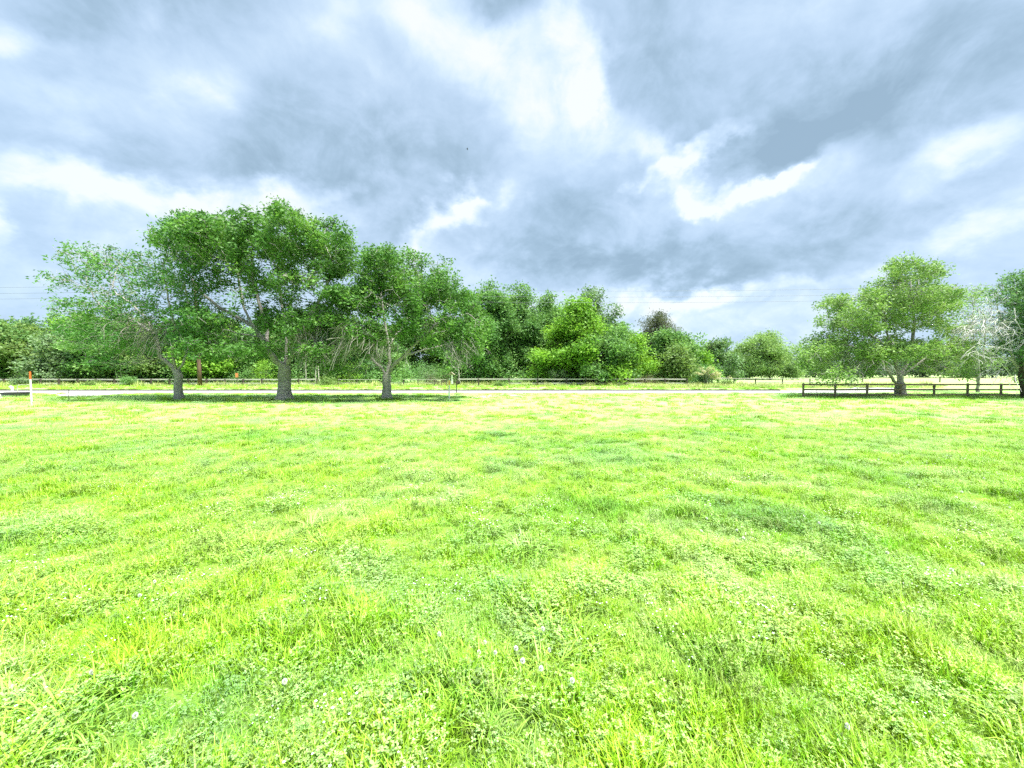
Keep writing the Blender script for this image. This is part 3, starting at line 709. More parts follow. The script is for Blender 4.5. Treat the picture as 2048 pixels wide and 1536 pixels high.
shrub('shrub', 'dry brown brush tangle behind the wire fence in the clearing', 880, 47.8, 754, 90, 45, 'brush', nl=50, aspect=.15, dens=40)
shrub('shrub', 'dark clump of weeds in front of the fence below the tall stand', 1000, 45, 765, 34, 46, 'olive', nl=50)

def blossom():
    Y = 45.6; x = PX(1412, Y); o = empty('blossoming_shrub', (x, Y, .1)); tag(o, 'cream blossoming shrub arching over the fence', 'shrub')
    r = random.Random(9); mb = MB(); cen = []
    for k in range(26):
        tx = r.uniform(-22, 48); h = r.uniform(.9, 1.9)-max(0, tx)*.016; q = Vector((tx*Y/F, r.uniform(-.7, .7), h+.55 if tx < 10 else h+.3))
        m = Vector((q.x*.35, q.y*.4, q.z*.85)); e = q+Vector((r.uniform(.1, .5), 0, r.uniform(-.35, .2)))
        mb.tube([(0, 0, -.05), m, q, e], [.03, .02, .012, .006], 4)
        for t in range(8):
            u = t/7; cen.append(m.lerp(q, u) if r.random() < .5 else q.lerp(e, u))
    mb.build('stems', M['bark_pale'], o)
    V, Fc, t = leaves(np.array([tuple(c) for c in cen if c[2] > .9]), 14, .09, .12, r=np.random.default_rng(9)); mesh_from('blossom', V, Fc, G['bloom'], tint=t, parent=o)
blossom()

# undergrowth of the wood, tall verge weeds, far treeline : stuff
r = np.random.default_rng(50); n = 1500
C = np.stack([r.uniform(-80, -8, n), r.uniform(49, 62, n), r.random(n)**1.4*2.6+.1], 1)
C2 = np.stack([r.uniform(-8, 27, 1000), r.uniform(49.5, 60, 1000), r.random(1000)**1.5*2.0+.1], 1)
V, Fc, t = leaves(np.vstack([C, C2]), 36, .5, .24, r=r); V[:, 2] = np.maximum(V[:, 2], .11)
o = mesh_from('undergrowth', V, Fc, G['mid'], tint=t); tag(o, 'dense undergrowth along the foot of the wood', 'undergrowth', None, 'stuff')
r = np.random.default_rng(51); n = 1300
C = np.stack([r.uniform(-230, 420, n), r.uniform(240, 262, n), r.random(n)*13.5], 1)
C[:, 2] *= .8+.25*np.sin(C[:, 0]*.05)+.12*np.sin(C[:, 0]*.17+1)
V, Fc, t = leaves(C, 46, 1.9, 1.9, r=r); V[:, 2] = np.maximum(V[:, 2], .1)
o = mesh_from('treeline', V, Fc, G['far'], tint=t); tag(o, 'distant hazy line of trees beyond the hay pasture', 'treeline', None, 'stuff')

# ------------------------------------------------------------------ fences
def board_fence(name, label, pts, Y, heights, posts, rail_h, mat, seed, rail_t=.04, post_w=.11, top=None, broken=(), sag=0, group=None, postmat=None, zb=None, rails_side=-1):
    """rail and post fence; posts = list of px; heights = rail heights above the ground"""
    r = random.Random(seed); x0 = PX(posts[0], Y); z0 = float(gz(x0, Y)) if zb is None else zb
    o = empty(name, (x0, Y, z0)); tag(o, label, 'fence', group)
    xs = [PX(p, Y)-x0 for p in posts]; th = (top or heights[0])
    for x in xs:
        mb = MB(); h = th+r.uniform(-.02, .05)
        mb.box((x, 0, h/2-.1), (post_w, post_w, h+.2), bev=.012); mb.build('post', M[postmat or mat], o)
    for j, hh in enumerate(heights):
        za = [hh+r.uniform(-sag, sag) for _ in xs]
        for i in range(len(xs)-1):
            if (j, i) in broken: continue
            a = Vector((xs[i]+.004, rails_side*(post_w/2+rail_t/2+.003), za[i])); b = Vector((xs[i+1]-.004, rails_side*(post_w/2+rail_t/2+.003), za[i+1]))
            d = b-a; ang = math.atan2(d.z, d.x)
            from mathutils import Matrix
            mb = MB(); mb.box(((a+b)/2), (d.length, rail_t, rail_h), Matrix.Rotation(-ang, 3, 'Y'))
            mb.build('rail', M[mat], o)
    return o
YF = 46.7
def span(a, b, n): return [a+(b-a)*i/n for i in range(n+1)]
board_fence('weathered_fence', 'long weathered grey two rail fence along the wood behind the left lawn trees', None, YF, [.76, .27], span(-30, 634, 18), .16, 'wood_weathered', 1, top=.80, sag=.02, broken={(1, i) for i in (0, 1, 2, 4, 5, 9)}, postmat='wood_post_dark', rails_side=1, post_w=.15)
board_fence('weathered_fence', 'short weathered fence piece with thin rails behind the low forked tree', None, YF, [.74, .33], [677, 714, 760, 807, 836, 869, 893], .06, 'wood_weathered', 2, top=.80, sag=.02, broken={(1, 1), (1, 3), (1, 5), (0, 2)}, post_w=.10, postmat='wood_post_dark')
board_fence('weathered_fence', 'straight weathered two rail fence below the tall stand, right of the mailbox', None, YF, [.79, .29], [915, 957, 1018, 1075, 1133, 1172, 1211, 1250, 1290, 1330, 1374], .16, 'wood_weathered', 3, top=.82, sag=.02, broken={(1, 0), (1, 1), (1, 8)}, postmat='wood_post_dark', rails_side=1, post_w=.15)
board_fence('weathered_fence', 'thin dull fence between the blossoming shrub and the brown fence', None, YF, [.86, .40], [1424, 1468, 1511, 1565, 1620, 1680], .09, 'wood_weathered', 4, top=.88, sag=.02, broken={(1, 0), (1, 1)}, post_w=.11, postmat='wood_post_dark')
board_fence('pasture_fence', 'distant pasture fence seen behind the brown rail fence', None, 62, [.72], [1725, 1800, 1880, 1954, 2030, 2105], .10, 'wood_brown', 5, top=.95, sag=.01, post_w=.14)
YR = 26.6
board_fence('brown_fence', 'dark brown three rail board fence on the right', None, YR, [.90, .55, .19], [1607, 1671, 1735, 1802, 1869, 1936, 2003, 2070, 2137], .11, 'wood_brown', 6, top=.97, sag=.012, post_w=.105, rail_t=.035)

# ------------------------------------------------------------------ posts and small things
def marker(px, py, h, w, label, cap_mat, c0, c1, tilt):
    Y = YG(py); x = PX(px, Y); o = empty('marker_post', (x, Y, float(gz(x, Y)))); o.rotation_euler = (0, R(tilt), 0)
    tag(o, label, 'marker post', 'white utility marker posts')
    def seg(a, b, name, mat, g=0):
        mb = MB(); n = 14; ring = [(w/2*math.cos(t)*(1+g), .35*w*math.sin(t)*(1+g)) for t in [2*math.pi*k/n for k in range(n)]]
        vs = [(p, q, a) for p, q in ring]+[(p, q, b) for p, q in ring]
        fs = [(k, (k+1) % n, (k+1) % n+n, k+n) for k in range(n)]+[tuple(range(n))[::-1], tuple(range(n, 2*n))]
        mb.add(vs, fs); mb.build(name, M[mat], o)
    seg(-.1, c0, 'post', 'white_plastic'); seg(c0+.001, c1, 'cap' if c1 >= h-.01 else 'band', cap_mat, .06)
    if c1 < h-.01: seg(c1+.001, h, 'tip', 'white_plastic')
    return o
marker(61.5, 810, 1.76, .088, 'white marker post with a bright orange top near the driveway', 'orange_plastic', 1.36, 1.76, -1.0)
marker(898, 799.5, 1.33, .085, 'white marker post with a faded yellow band in front of the mailbox', 'yellow_band', .92, 1.22, .8)

def mailbox():
    Y = YG(787); x = PX(912.5, Y); o = empty('mailbox', (x, Y, float(gz(x, Y)))); tag(o, 'small dark mailbox on a thin dark post beside the road', 'mailbox')
    mb = MB(); mb.box((0, 0, .45), (.075, .075, 1.1), bev=.01); mb.build('post', M['wood_post_dark'], o)
    mb = MB(); mb.box((.16, 0, .80), (.34, .05, .05)); mb.build('bracket', M['wood_post_dark'], o)
    n = 10; prof = [(-.08, 0), (.08, 0)]+[(.08*math.cos(t), .10+.08*math.sin(t)) for t in [math.pi*k/n for k in range(n+1)]]
    vs = [(.24+p, -.2, .828+q) for p, q in prof]+[(.24+p, .2, .828+q) for p, q in prof]; k = len(prof)
    fs = [(i, (i+1) % k, (i+1) % k+k, i+k) for i in range(k)]+[tuple(range(k))[::-1], tuple(range(k, 2*k))]
    mb = MB(); mb.add(vs, fs); mb.build('box', M['dark_metal'], o)
    mb = MB(); mb.box((.335, -.05, .93), (.012, .05, .14)); mb.build('flag', M['white_plastic'], o)
mailbox()
def birdhouse():
    Y = 44.2; x = PX(903, Y); o = empty('birdhouse', (x, Y, .1)); tag(o, 'little gabled roof on a white post at the far verge', 'birdhouse')
    mb = MB(); mb.box((.17, 0, .12), (.07, .07, .36)); mb.build('leg', M['wood_post_dark'], o)
    mb = MB(); mb.box((.06, 0, .82), (.20, .16, 1.02), bev=.01); mb.build('post', M['white_plastic'], o)
    mb = MB(); mb.box((.02, 0, 1.38), (.26, .30, .12)); mb.build('box', M['roof_wood'], o)
    from mathutils import Matrix
    for s in (-1, 1):
        mb = MB(); mb.box((.02+s*.17, 0, 1.49), (.48, .5, .035), Matrix.Rotation(s*R(38), 3, 'Y')); mb.build('roof', M['roof_wood'], o)
birdhouse()
def tub():
    Y = 27.4; x = PX(30, Y); o = empty('round_tub', (x, Y, float(gz(x, Y)))); tag(o, 'low grey round tub with a thick dark rim beside the driveway', 'tub')
    n = 32; prof = [(.58, -.02), (.62, .12), (.66, .26), (.62, .26), (.58, .05), (.0, .05)]
    vs = [(a*math.cos(2*math.pi*k/n), a*math.sin(2*math.pi*k/n), z) for a, z in prof for k in range(n)]
    fs = [(i*n+k, i*n+(k+1) % n, (i+1)*n+(k+1) % n, (i+1)*n+k) for i in range(len(prof)-1) for k in range(n)]
    mb = MB(); mb.add(vs, fs); mb.build('body', M['tub_metal'], o, smooth=True)
    pr = [(.64, .25), (.72, .25), (.735, .28), (.72, .315), (.64, .315)]
    vs = [(a*math.cos(2*math.pi*k/n), a*math.sin(2*math.pi*k/n), z) for a, z in pr for k in range(n)]
    fs = [(i*n+k, i*n+(k+1) % n, ((i+1) % 5)*n+(k+1) % n, ((i+1) % 5)*n+k) for i in range(5) for k in range(n)]
    mb = MB(); mb.add(vs, fs); mb.build('rim', M['rim_dark'], o)
tub()
Yv = 29.2; x = PX(23.5, Yv)
o = empty('vent_pipe', (x, Yv, 0)); tag(o, 'thick white pipe with an elbow on top behind the round tub', 'pipe')
mb = MB(); mb.tube([(0, 0, -.1), (0, 0, .46)], .07, 12); mb.build('riser', M['white_plastic'], o)
mb = MB(); mb.tube([(0, 0, .462), (0, 0, .54), (-.03, 0, .59), (-.08, 0, .61), (-.16, 0, .60)], .078, 12); mb.build('elbow', M['white_plastic'], o)
o = MB().tube([(0, 0, -.1), (0, 0, .55), (.03, 0, .66), (.10, 0, .71), (.24, 0, .73), (1.0, .1, .75)], [.03, .03, .028, .025, .02, .012], 8).build('bent_pipe', M['bark_pale'])
o.location = (PX(34, 30), 30, 0); tag(o, 'thin pale pipe bent over at the top beside the white elbow pipe', 'pipe')
o = empty('white_sign', (PX(-4, 30), 30, 0)); tag(o, 'plain white panel on a post cut by the left edge', 'sign')
MB().box((0, 0, .4), (.07, .07, 1.0)).build('post', M['white_plastic'], o); MB().box((0, -.055, 1.22), (.36, .03, .62)).build('panel', M['white_plastic'], o)
Ys = YG(801); o = MB().tube([(0, 0, -.1), (.01, 0, .3), (.03, 0, .64)], .014, 6).build('stake', M['dark_metal']); o.location = (PX(136, Ys), Ys, float(gz(PX(136, Ys), Ys))); tag(o, 'thin dark metal stake standing in the lawn by the driveway', 'stake')
Ys = 26.2; o = MB().tube([(0, 0, -.1), (.02, 0, .2), (-.03, 0, .34), (-.06, 0, .46)], [.02, .018, .018, .008], 5).add([(-.02, 0, .3), (.05, 0, .42), (.03, 0, .44)], [(0, 1, 2)]).build('dry_stalk', M['dark_metal']); o.location = (PX(1635, Ys), Ys, 0); tag(o, 'dark dry weed stalk in front of the brown fence', 'weed')
# orange sign on the fence line
Yo = 46.2; o = empty('orange_sign', (PX(474, Yo), Yo, .1)); tag(o, 'small faded orange sign on a thin post above the weathered fence', 'sign')
MB().box((0, 0, .5), (.05, .05, 1.2)).build('post', M['wood_post_dark'], o); MB().box((0, -.045, 1.28), (.34, .03, .52)).build('panel', M['orange_faded'], o)
# small block lying at the fence end
# utility poles and wires
def pole(px, Y, lean, label, h):
    x = PX(px, Y); o = empty('utility_pole', (x, Y, .1)); tag(o, label, 'utility pole', 'utility poles along the road')
    MB().tube([(lean*t*h, 0, -.2+t*(h+.2)) for t in (0, .2, .5, .8, 1)], [.23, .2, .17, .14, .12], 14).build('pole', M['pole_wood'], o, smooth=True)
    for zz in (h-.15, h-.85, h-1.5):
        MB().tube([(lean*zz, -.2, zz), (lean*zz, -.2, zz+.1), (lean*zz, -.2, zz+.16)], [.05, .07, .03], 8).build('insulator', M['dark_metal'], o)
    return x, lean
xa, la = pole(400, 45.6, -.03, 'brown wooden utility pole leaning behind the left lawn tree', 11.9)
xb, lb_ = pole(2046, 45.6, 0, 'brown utility pole hidden mostly by the ivy tree', 11.9)
ends = [(-xb*0-110., 0), (xa, la), (xb, lb_), (xb+90, 0)]
for k, z in enumerate((11.95, 11.25, 10.6)):
    for (x1, l1), (x2, l2), lab in zip(ends[:-1], ends[1:], ('left', 'middle', 'right')):
        pts = []
        for i in range(33):
            t = i/32; s = .78*4*t*(1-t)*((x2-x1)/86)**2*.8
            pts.append((x1+l1*z+(x2+l2*z-x1-l1*z)*t, 45.4, z+.1-s))
        o = MB().tube(pts, .013, 4).build('power_line', M['wire'])
        tag(o, {'left': ('top', 'second', 'lowest')[k]+' power line reaching the left edge of the sky', 'middle': ('top', 'middle', 'lowest')[k]+' of three power lines over the stand and the pasture', 'right': ('top', 'middle', 'lowest')[k]+' power line behind the ivy tree'}[lab], 'power line', 'power lines')

# bird
o = empty('bird', (PX(936, 70), 70, PZ(306, 70))); tag(o, 'tiny dark bird gliding high against the clouds', 'bird')
vs, fs = [], []
prof = [(-.16, .006), (-.12, .028), (-.02, .042), (.08, .034), (.13, .026), (.17, .022), (.20, .006)]
MB().tube([(x, 0, 0) for x, _ in prof], [q for _, q in prof], 8).build('body', M['bird'], o, smooth=True)
for s in (-1, 1):
    w = [(.09, 0, .02), (.11, s*.16, .05), (.06, s*.34, .03), (.0, s*.40, .015), (-.02, s*.22, .035), (-.04, 0, .015)]
    vs = [Vector(v) for v in w]+[Vector(v)-Vector((0, 0, .008)) for v in w]; n = 6
    fs = [tuple(range(n)), tuple(range(2*n-1, n-1, -1))]+[(i, (i+1) % n, (i+1) % n+n, i+n)[::-1] for i in range(n)]
    MB().add(vs, fs).build('wing', M['bird'], o)
MB().add([(-.15, -.012, 0), (-.15, .012, 0), (-.26, .05, 0), (-.26, -.05, 0), (-.15, -.012, -.006), (-.15, .012, -.006), (-.26, .05, -.006), (-.26, -.05, -.006)], [(0, 1, 2, 3), (7, 6, 5, 4), (0, 3, 7, 4), (1, 5, 6, 2), (2, 6, 7, 3)]).build('tail', M['bird'], o)

# ------------------------------------------------------------------ grass: templates scattered by a geometry-node tree
def blade(V, Fs, p, ang, L, w, bend, segs=3, r=random, lean=0.2):
    dx, dy = math.cos(ang), math.sin(ang); sx, sy = -dy, dx
    b = len(V); q = [p[0], p[1], p[2]]; th = lean
    for i in range(segs+1):
        t = i/segs; ww = w*(1-t**1.6)*.5 if i < segs else w*.04
        V.append((q[0]-sx*ww, q[1]-sy*ww, q[2])); V.append((q[0]+sx*ww, q[1]+sy*ww, q[2]))
        th += bend/segs; st = L/segs
        q[0] += dx*math.sin(th)*st; q[1] += dy*math.sin(th)*st; q[2] += math.cos(th)*st
    for i in range(segs): Fs.append((b+2*i, b+2*i+1, b+2*i+3, b+2*i+2))
def leaflet(V, Fs, c, ang, r0, tilt, z):
    b = len(V); cs = [(0, 0), (.55, .42), (1.0, .36), (1.12, 0), (1.0, -.36), (.55, -.42)]
    for u, v in cs:
        x = u*r0; y = v*r0; zz = z+u*r0*tilt
        V.append((c[0]+x*math.cos(ang)-y*math.sin(ang), c[1]+x*math.sin(ang)+y*math.cos(ang), zz))
    Fs.append((b, b+1, b+2, b+3)); Fs.append((b, b+3, b+4, b+5))
def tmpl(name, fn, mat, seed):
    V, Fs = [], []; fn(V, Fs, random.Random(seed))
    return mesh_from(name, V, Fs, mat, link_=False)
def t_fine(V, F_, r):
    for _ in range(20):
        a = r.uniform(0, 6.28); q = .045*math.sqrt(r.random())
        blade(V, F_, (q*math.cos(a), q*math.sin(a), -.01), r.uniform(0, 6.28), r.uniform(.05, .125), r.uniform(.003, .0065), r.uniform(.1, 1.2), 3, lean=r.uniform(0, .35))
def t_long(V, F_, r):
    for _ in range(11):
        a = r.uniform(0, 6.28); q = .02*math.sqrt(r.random())
        blade(V, F_, (q*math.cos(a), q*math.sin(a), -.01), a+r.uniform(-.5, .5), r.uniform(.12, .25), r.uniform(.006, .010), r.uniform(.9, 2.3), 5, lean=r.uniform(.1, .5))
def t_clover(V, F_, r):
    for _ in range(12):
        a = r.uniform(0, 6.28); q = .06*math.sqrt(r.random()); c = (q*math.cos(a), q*math.sin(a)); z = r.uniform(.025, .075); rr = r.uniform(.0055, .0095); a0 = r.uniform(0, 6.28)
        for k in range(3): leaflet(V, F_, c, a0+k*2.094, rr, r.uniform(-.25, .35), z)
        blade(V, F_, (c[0], c[1], -.01), a, z+.005, .0016, .05, 1, lean=0)
def t_weed(V, F_, r):
    for _ in range(11):
        a = r.uniform(0, 6.28); q = .06*math.sqrt(r.random()); x, y = q*math.cos(a), q*math.sin(a); h = r.uniform(.04, .10)
        blade(V, F_, (x, y, -.01), a, h, .002, .3, 2, lean=.1)
        for lev in range(5):
            z = h*(.3+.17*lev)+r.uniform(-.004, .004); n = r.choice((2, 3, 3, 4))
            for k in range(n):
                blade(V, F_, (x+math.cos(a)*.02*lev/4, y+math.sin(a)*.02*lev/4, z), k*6.28/n+r.uniform(0, 6.28), r.uniform(.007, .015), r.uniform(.003, .0045), .3, 1, lean=r.uniform(.5, 1.3))
def t_flow(V, F_, r):
    for _ in range(7):
        a = r.uniform(0, 6.28); q = .07*math.sqrt(r.random()); x, y = q*math.cos(a), q*math.sin(a); z = r.uniform(.06, .10); s = r.uniform(.0022, .0036)
        for k in range(5):
            t = k*6.28/5; b = len(V)
            V += [(x, y, z), (x+s*math.cos(t-.5), y+s*math.sin(t-.5), z+.001), (x+1.4*s*math.cos(t), y+1.4*s*math.sin(t), z+.002), (x+s*math.cos(t+.5), y+s*math.sin(t+.5), z+.001)]
            F_.append((b, b+1, b+2, b+3))
def t_tuft(V, F_, r):      # bigger, sparser clump for the middle distance
    for _ in range(46):
        a = r.uniform(0, 6.28); q = .16*math.sqrt(r.random())
        blade(V, F_, (q*math.cos(a), q*math.sin(a), -.01), r.uniform(0, 6.28), r.uniform(.05, .12), r.uniform(.007, .013), r.uniform(.2, 1.2), 2, lean=r.uniform(0, .4))
def t_tuftc(V, F_, r):
    for _ in range(44):
        a = r.uniform(0, 6.28); q = .16*math.sqrt(r.random()); rr = r.uniform(.012, .020)
        leaflet(V, F_, (q*math.cos(a), q*math.sin(a)), r.uniform(0, 6.28), rr, r.uniform(-.4, .4), r.uniform(.03, .09))
        leaflet(V, F_, (q*math.cos(a), q*math.sin(a)), r.uniform(0, 6.28), rr, r.uniform(-.4, .4), r.uniform(.03, .09))
def t_tall(V, F_, r):      # verge grass
    for _ in range(50):
        a = r.uniform(0, 6.28); q = .25*math.sqrt(r.random())
        blade(V, F_, (q*math.cos(a), q*math.sin(a), -.02), r.uniform(0, 6.28), r.uniform(.14, .36), r.uniform(.014, .026), r.uniform(.2, 1.0), 2, lean=r.uniform(0, .3))
T = []
def addT(nm, fn, mat, n):
    ids = []
    for k in range(n): T.append(tmpl('t%02d_%s' % (len(T), nm), fn, M[mat], 500+len(T))); ids.append(len(T)-1)
    return ids
I_fine = addT('fine', t_fine, 'g_fine', 5); I_long = addT('long', t_long, 'g_long', 3); I_clov = addT('clover', t_clover, 'g_clover', 5)
I_weed = addT('weed', t_weed, 'g_weed', 3); I_flow = addT('flow', t_flow, 'g_flower', 2); I_tuft = addT('tuft', t_tuft, 'g_fine', 3); I_tufc = addT('tuftc', t_tuftc, 'g_clover', 3)
I_tall = addT('tall', t_tall, 'g_fine', 3); I_dry = addT('dry', t_tall, 'g_dry', 2)
tcol = bpy.data.collections.new('grass_kinds')
for o in T: tcol.objects.link(o)

def vnoise(x, y, s, seed):
    r = np.random.default_rng(seed); out = np.zeros_like(x)
    for k in range(12):
        a = k*2.399+r.uniform(-.3, .3); f = s*r.uniform(.5, 2.2); out += .87*np.sin((x*math.cos(a)+y*math.sin(a))*f+r.uniform(0, 6.28)+2.4*np.sin((y*math.cos(a)-x*math.sin(a))*f*.7))
    return out/3.0
def wedge(y0, y1, dens, r, m=1.42):
    n = int(dens*m*(y1*y1-y0*y0)); y = np.sqrt(r.uniform(y0*y0, y1*y1, n)); x = r.uniform(-m, m, n)*y; return x, y
def choose(ids, n, r): return np.array(ids)[r.integers(0, len(ids), n)]
r = np.random.default_rng(88)
XX, YY, II, SS = [], [], [], []
def put(x, y, ids, s0, s1):
    XX.append(x); YY.append(y); II.append(choose(ids, len(x), r)); SS.append(r.uniform(s0, s1, len(x))*np.clip(1+.28*vnoise(x, y, 3.3, 9)+.12*vnoise(x, y, 9, 10), .68, 1.6))
DN = 1.0
for y0, y1, d in ((1.0, 3.0, 620), (3.0, 5.0, 440), (5.0, 7.5, 280), (7.5, 11, 130)):
    x, y = wedge(y0, y1, d*DN, r)
    a = vnoise(x, y, 2.0, 1); b = vnoise(x, y, 1.1, 2); u = r.random(len(x))
    c_is = u < np.clip(.30+.24*a, .03, .72); u2 = r.random(len(x)); w_is = (~c_is) & (u2 < np.clip(.16+.16*b, .04, .5)); l_is = (vnoise(x, y, 2.6, 3) > 1.0) & (r.random(len(x)) < .22)
    f_is = ~(c_is | w_is | l_is)
    put(x[c_is & ~l_is], y[c_is & ~l_is], I_clov, .8, 1.35); put(x[w_is & ~l_is], y[w_is & ~l_is], I_weed, .8, 1.4); put(x[l_is], y[l_is], I_long, .7, 1.3); put(x[f_is], y[f_is], I_fine, .75, 1.5 if y0 < 3 else 1.25)
for y0, y1, d in ((1.0, 4, 11), (4, 9, 6)):
    x, y = wedge(y0, y1, d, r); k = vnoise(x, y, 1.7, 4) > .1; put(x[k], y[k], I_flow, .9, 1.5)
x, y = wedge(1.0, 8, 11, r); k_ = vnoise(x, y, 1.5, 12) > .2; x, y = x[k_], y[k_]; put(x, y, I_long, .6, 1.1)
for y0, y1, d, s in ((6, 12, 26, .8), (11, 18, 17, 1.0), (18, 31, 7, 1.25)):
    x, y = wedge(y0, y1, d, r); a = vnoise(x, y, 1.6, 5)*1.3+r.normal(0, .4, len(x)); put(x[a > 0], y[a > 0], I_tufc, s*.8, s*1.3); put(x[a <= 0], y[a <= 0], I_tuft, s*.8, s*1.2)
# verge beyond the road and around the fences
n = 5200; x = r.uniform(-66, 44, n); y = 36.1+11.5*r.random(n); g = vnoise(x, y, .8, 6); sc_ = .5+.22*g; k = g > -.9; put(x[k & (sc_ > .55)], y[k & (sc_ > .55)], I_tall, .5, .95); put(x[k & (sc_ <= .55)], y[k & (sc_ <= .55)], I_tall, .3, .6)
n = 900; x = r.uniform(-66, 52, n); y = r.uniform(45, 49, n); put(x, y, I_dry, .9, 2.0)
n = 1200; x = r.uniform(14, 45, n); y = r.uniform(40, 47, n); put(x, y, I_dry, .6, 1.4)
n = 500; x = r.uniform(19, 42, n); y = r.normal(27.2, .4, n); put(x, y, I_tall, .3, .6)
n = 160; a = r.uniform(0, 6.28, n); bx = np.array([PX(p, YT) for p in (357, 568, 773)])[r.integers(0, 3, n)]; put(bx+np.cos(a)*r.uniform(.35, .8, n), YT+np.sin(a)*r.uniform(.4, .8, n), I_tall, .3, .6)
X = np.concatenate(XX); Yv_ = np.concatenate(YY); I = np.concatenate(II); S = np.concatenate(SS)
ok = ~((Yv_ > 31.9) & (Yv_ < 36.0)); 
ok &= ~((X > 26) & (Yv_ > 31) & (Yv_ < 40))
ok &= ~((X > PX(104, 29)) & (X < PX(235, 29)) & (Yv_ > 27.4) & (Yv_ < 33) & (X/Yv_ > (112-CX)/F) & (X/Yv_ < (205-CX)/F+ (Yv_-28)*.008))
X, Yv_, I, S = X[ok], Yv_[ok], I[ok], S[ok]
Zg = gz(X, Yv_)
print('grass instances', len(X))
me = bpy.data.meshes.new('grass'); me.vertices.add(len(X)); me.vertices.foreach_set('co', np.stack([X, Yv_, Zg], 1).astype(np.float32).ravel())
for nm, ty, dat in (('idx', 'INT', I.astype(np.int32)), ('sc', 'FLOAT', S.astype(np.float32)), ('rz', 'FLOAT', r.uniform(0, 6.28, len(X)).astype(np.float32))):
    at = me.attributes.new(nm, ty, 'POINT'); at.data.foreach_set('value', dat)
grass = link(bpy.data.objects.new('grass', me)); tag(grass, 'lush spring grass, clover and small weeds covering the field', 'grass', None, 'stuff')
ng = bpy.data.node_groups.new('scatter', 'GeometryNodeTree')
ng.interface.new_socket('Geometry', in_out='INPUT', socket_type='NodeSocketGeometry'); ng.interface.new_socket('Geometry', in_out='OUTPUT', socket_type='NodeSocketGeometry')
N = ng.nodes; L = ng.links
gi = N.new('NodeGroupInput'); go = N.new('NodeGroupOutput'); ci = N.new('GeometryNodeCollectionInfo'); ci.inputs['Collection'].default_value = tcol
ci.inputs['Separate Children'].default_value = True; ci.inputs['Reset Children'].default_value = True
ip = N.new('GeometryNodeInstanceOnPoints'); ip.inputs['Pick Instance'].default_value = True
def na(nm, ty):
    a = N.new('GeometryNodeInputNamedAttribute'); a.data_type = ty; a.inputs['Name'].default_value = nm; return a.outputs['Attribute']
cx = N.new('ShaderNodeCombineXYZ'); L.new(na('rz', 'FLOAT'), cx.inputs['Z'])
L.new(gi.outputs[0], ip.inputs['Points']); L.new(ci.outputs[0], ip.inputs['Instance']); L.new(na('idx', 'INT'), ip.inputs['Instance Index'])
L.new(cx.outputs[0], ip.inputs['Rotation']); L.new(na('sc', 'FLOAT'), ip.inputs['Scale']); L.new(ip.outputs[0], go.inputs[0])
md = grass.modifiers.new('scatter', 'NODES'); md.node_group = ng

# white clover heads one can pick out
def clover_head(label):
    o = empty('clover_flower'); tag(o, label, 'flower', 'white clover flower heads in the field')
    MB().tube([(0, 0, -.01), (.003, 0, .05), (.0, .002, .093)], [.0014, .0013, .0012], 5).build('stem', M['stem_green'], o)
    rr = np.random.default_rng(5); V, Fs = [], []
    for k in range(90):
        z = 1-1.75*(k+.5)/90; a = k*2.4; q = math.sqrt(max(0, 1-z*z)); d = Vector((q*math.cos(a), q*math.sin(a), z)); d.normalize()
        s = d.cross(Vector((0, 0, 1.01))).normalized(); c = Vector((0, 0, .1)); b = len(V)
        V += [tuple(c+d*.005), tuple(c+d*.010+s*.0018), tuple(c+d*.0145+Vector((0, 0, .002))), tuple(c+d*.010-s*.0018)]; Fs.append((b, b+1, b+2, b+3))
    mesh_from('petals', V, Fs, M['petal'], parent=o); return o
fl = [(294, 1178), (272, 1205), (173, 1359), (245, 1463), (573, 1112), (972, 1303), (991, 1327), (1029, 1326), (1106, 1328), (1040, 1356), (961, 1326), (1090, 1281), (1078, 1376), (1148, 1398), (1916, 1160), (1982, 1140), (1783, 1116),
      (548, 921), (648, 979), (594, 1014), (762, 937), (502, 1049), (508, 916), (775, 939), (1761, 921), (1820, 926), (1977, 959), (1932, 987), (1921, 1002), (1960, 1020), (1643, 1054), (1612, 1042), (1491, 1086), (1410, 1069), (1475, 1068), (1417, 1050), (2029, 1016), (880, 1300), (560, 1390), (1715, 1490)]
proto = None
for i, (px, py) in enumerate(fl):
    lb = 'round white clover flower head standing above the grass'
    if proto is None: proto = f = clover_head(lb)
    else:
        f = proto.copy(); col.objects.link(f)
        for ch in proto.children: c = ch.copy(); col.objects.link(c); c.parent = f
    y = (H-.1)*F/(py-HZ); x = PX(px, y); s = random.uniform(.65, 1.0)*(1+max(0, y-4)*.07)
    f.location = (x, y, float(gz(x, y))-.0); f.rotation_euler = (random.uniform(-.15, .15), random.uniform(-.15, .15), random.uniform(0, 6)); f.scale = (s, s, 1.0+random.uniform(0, .15))

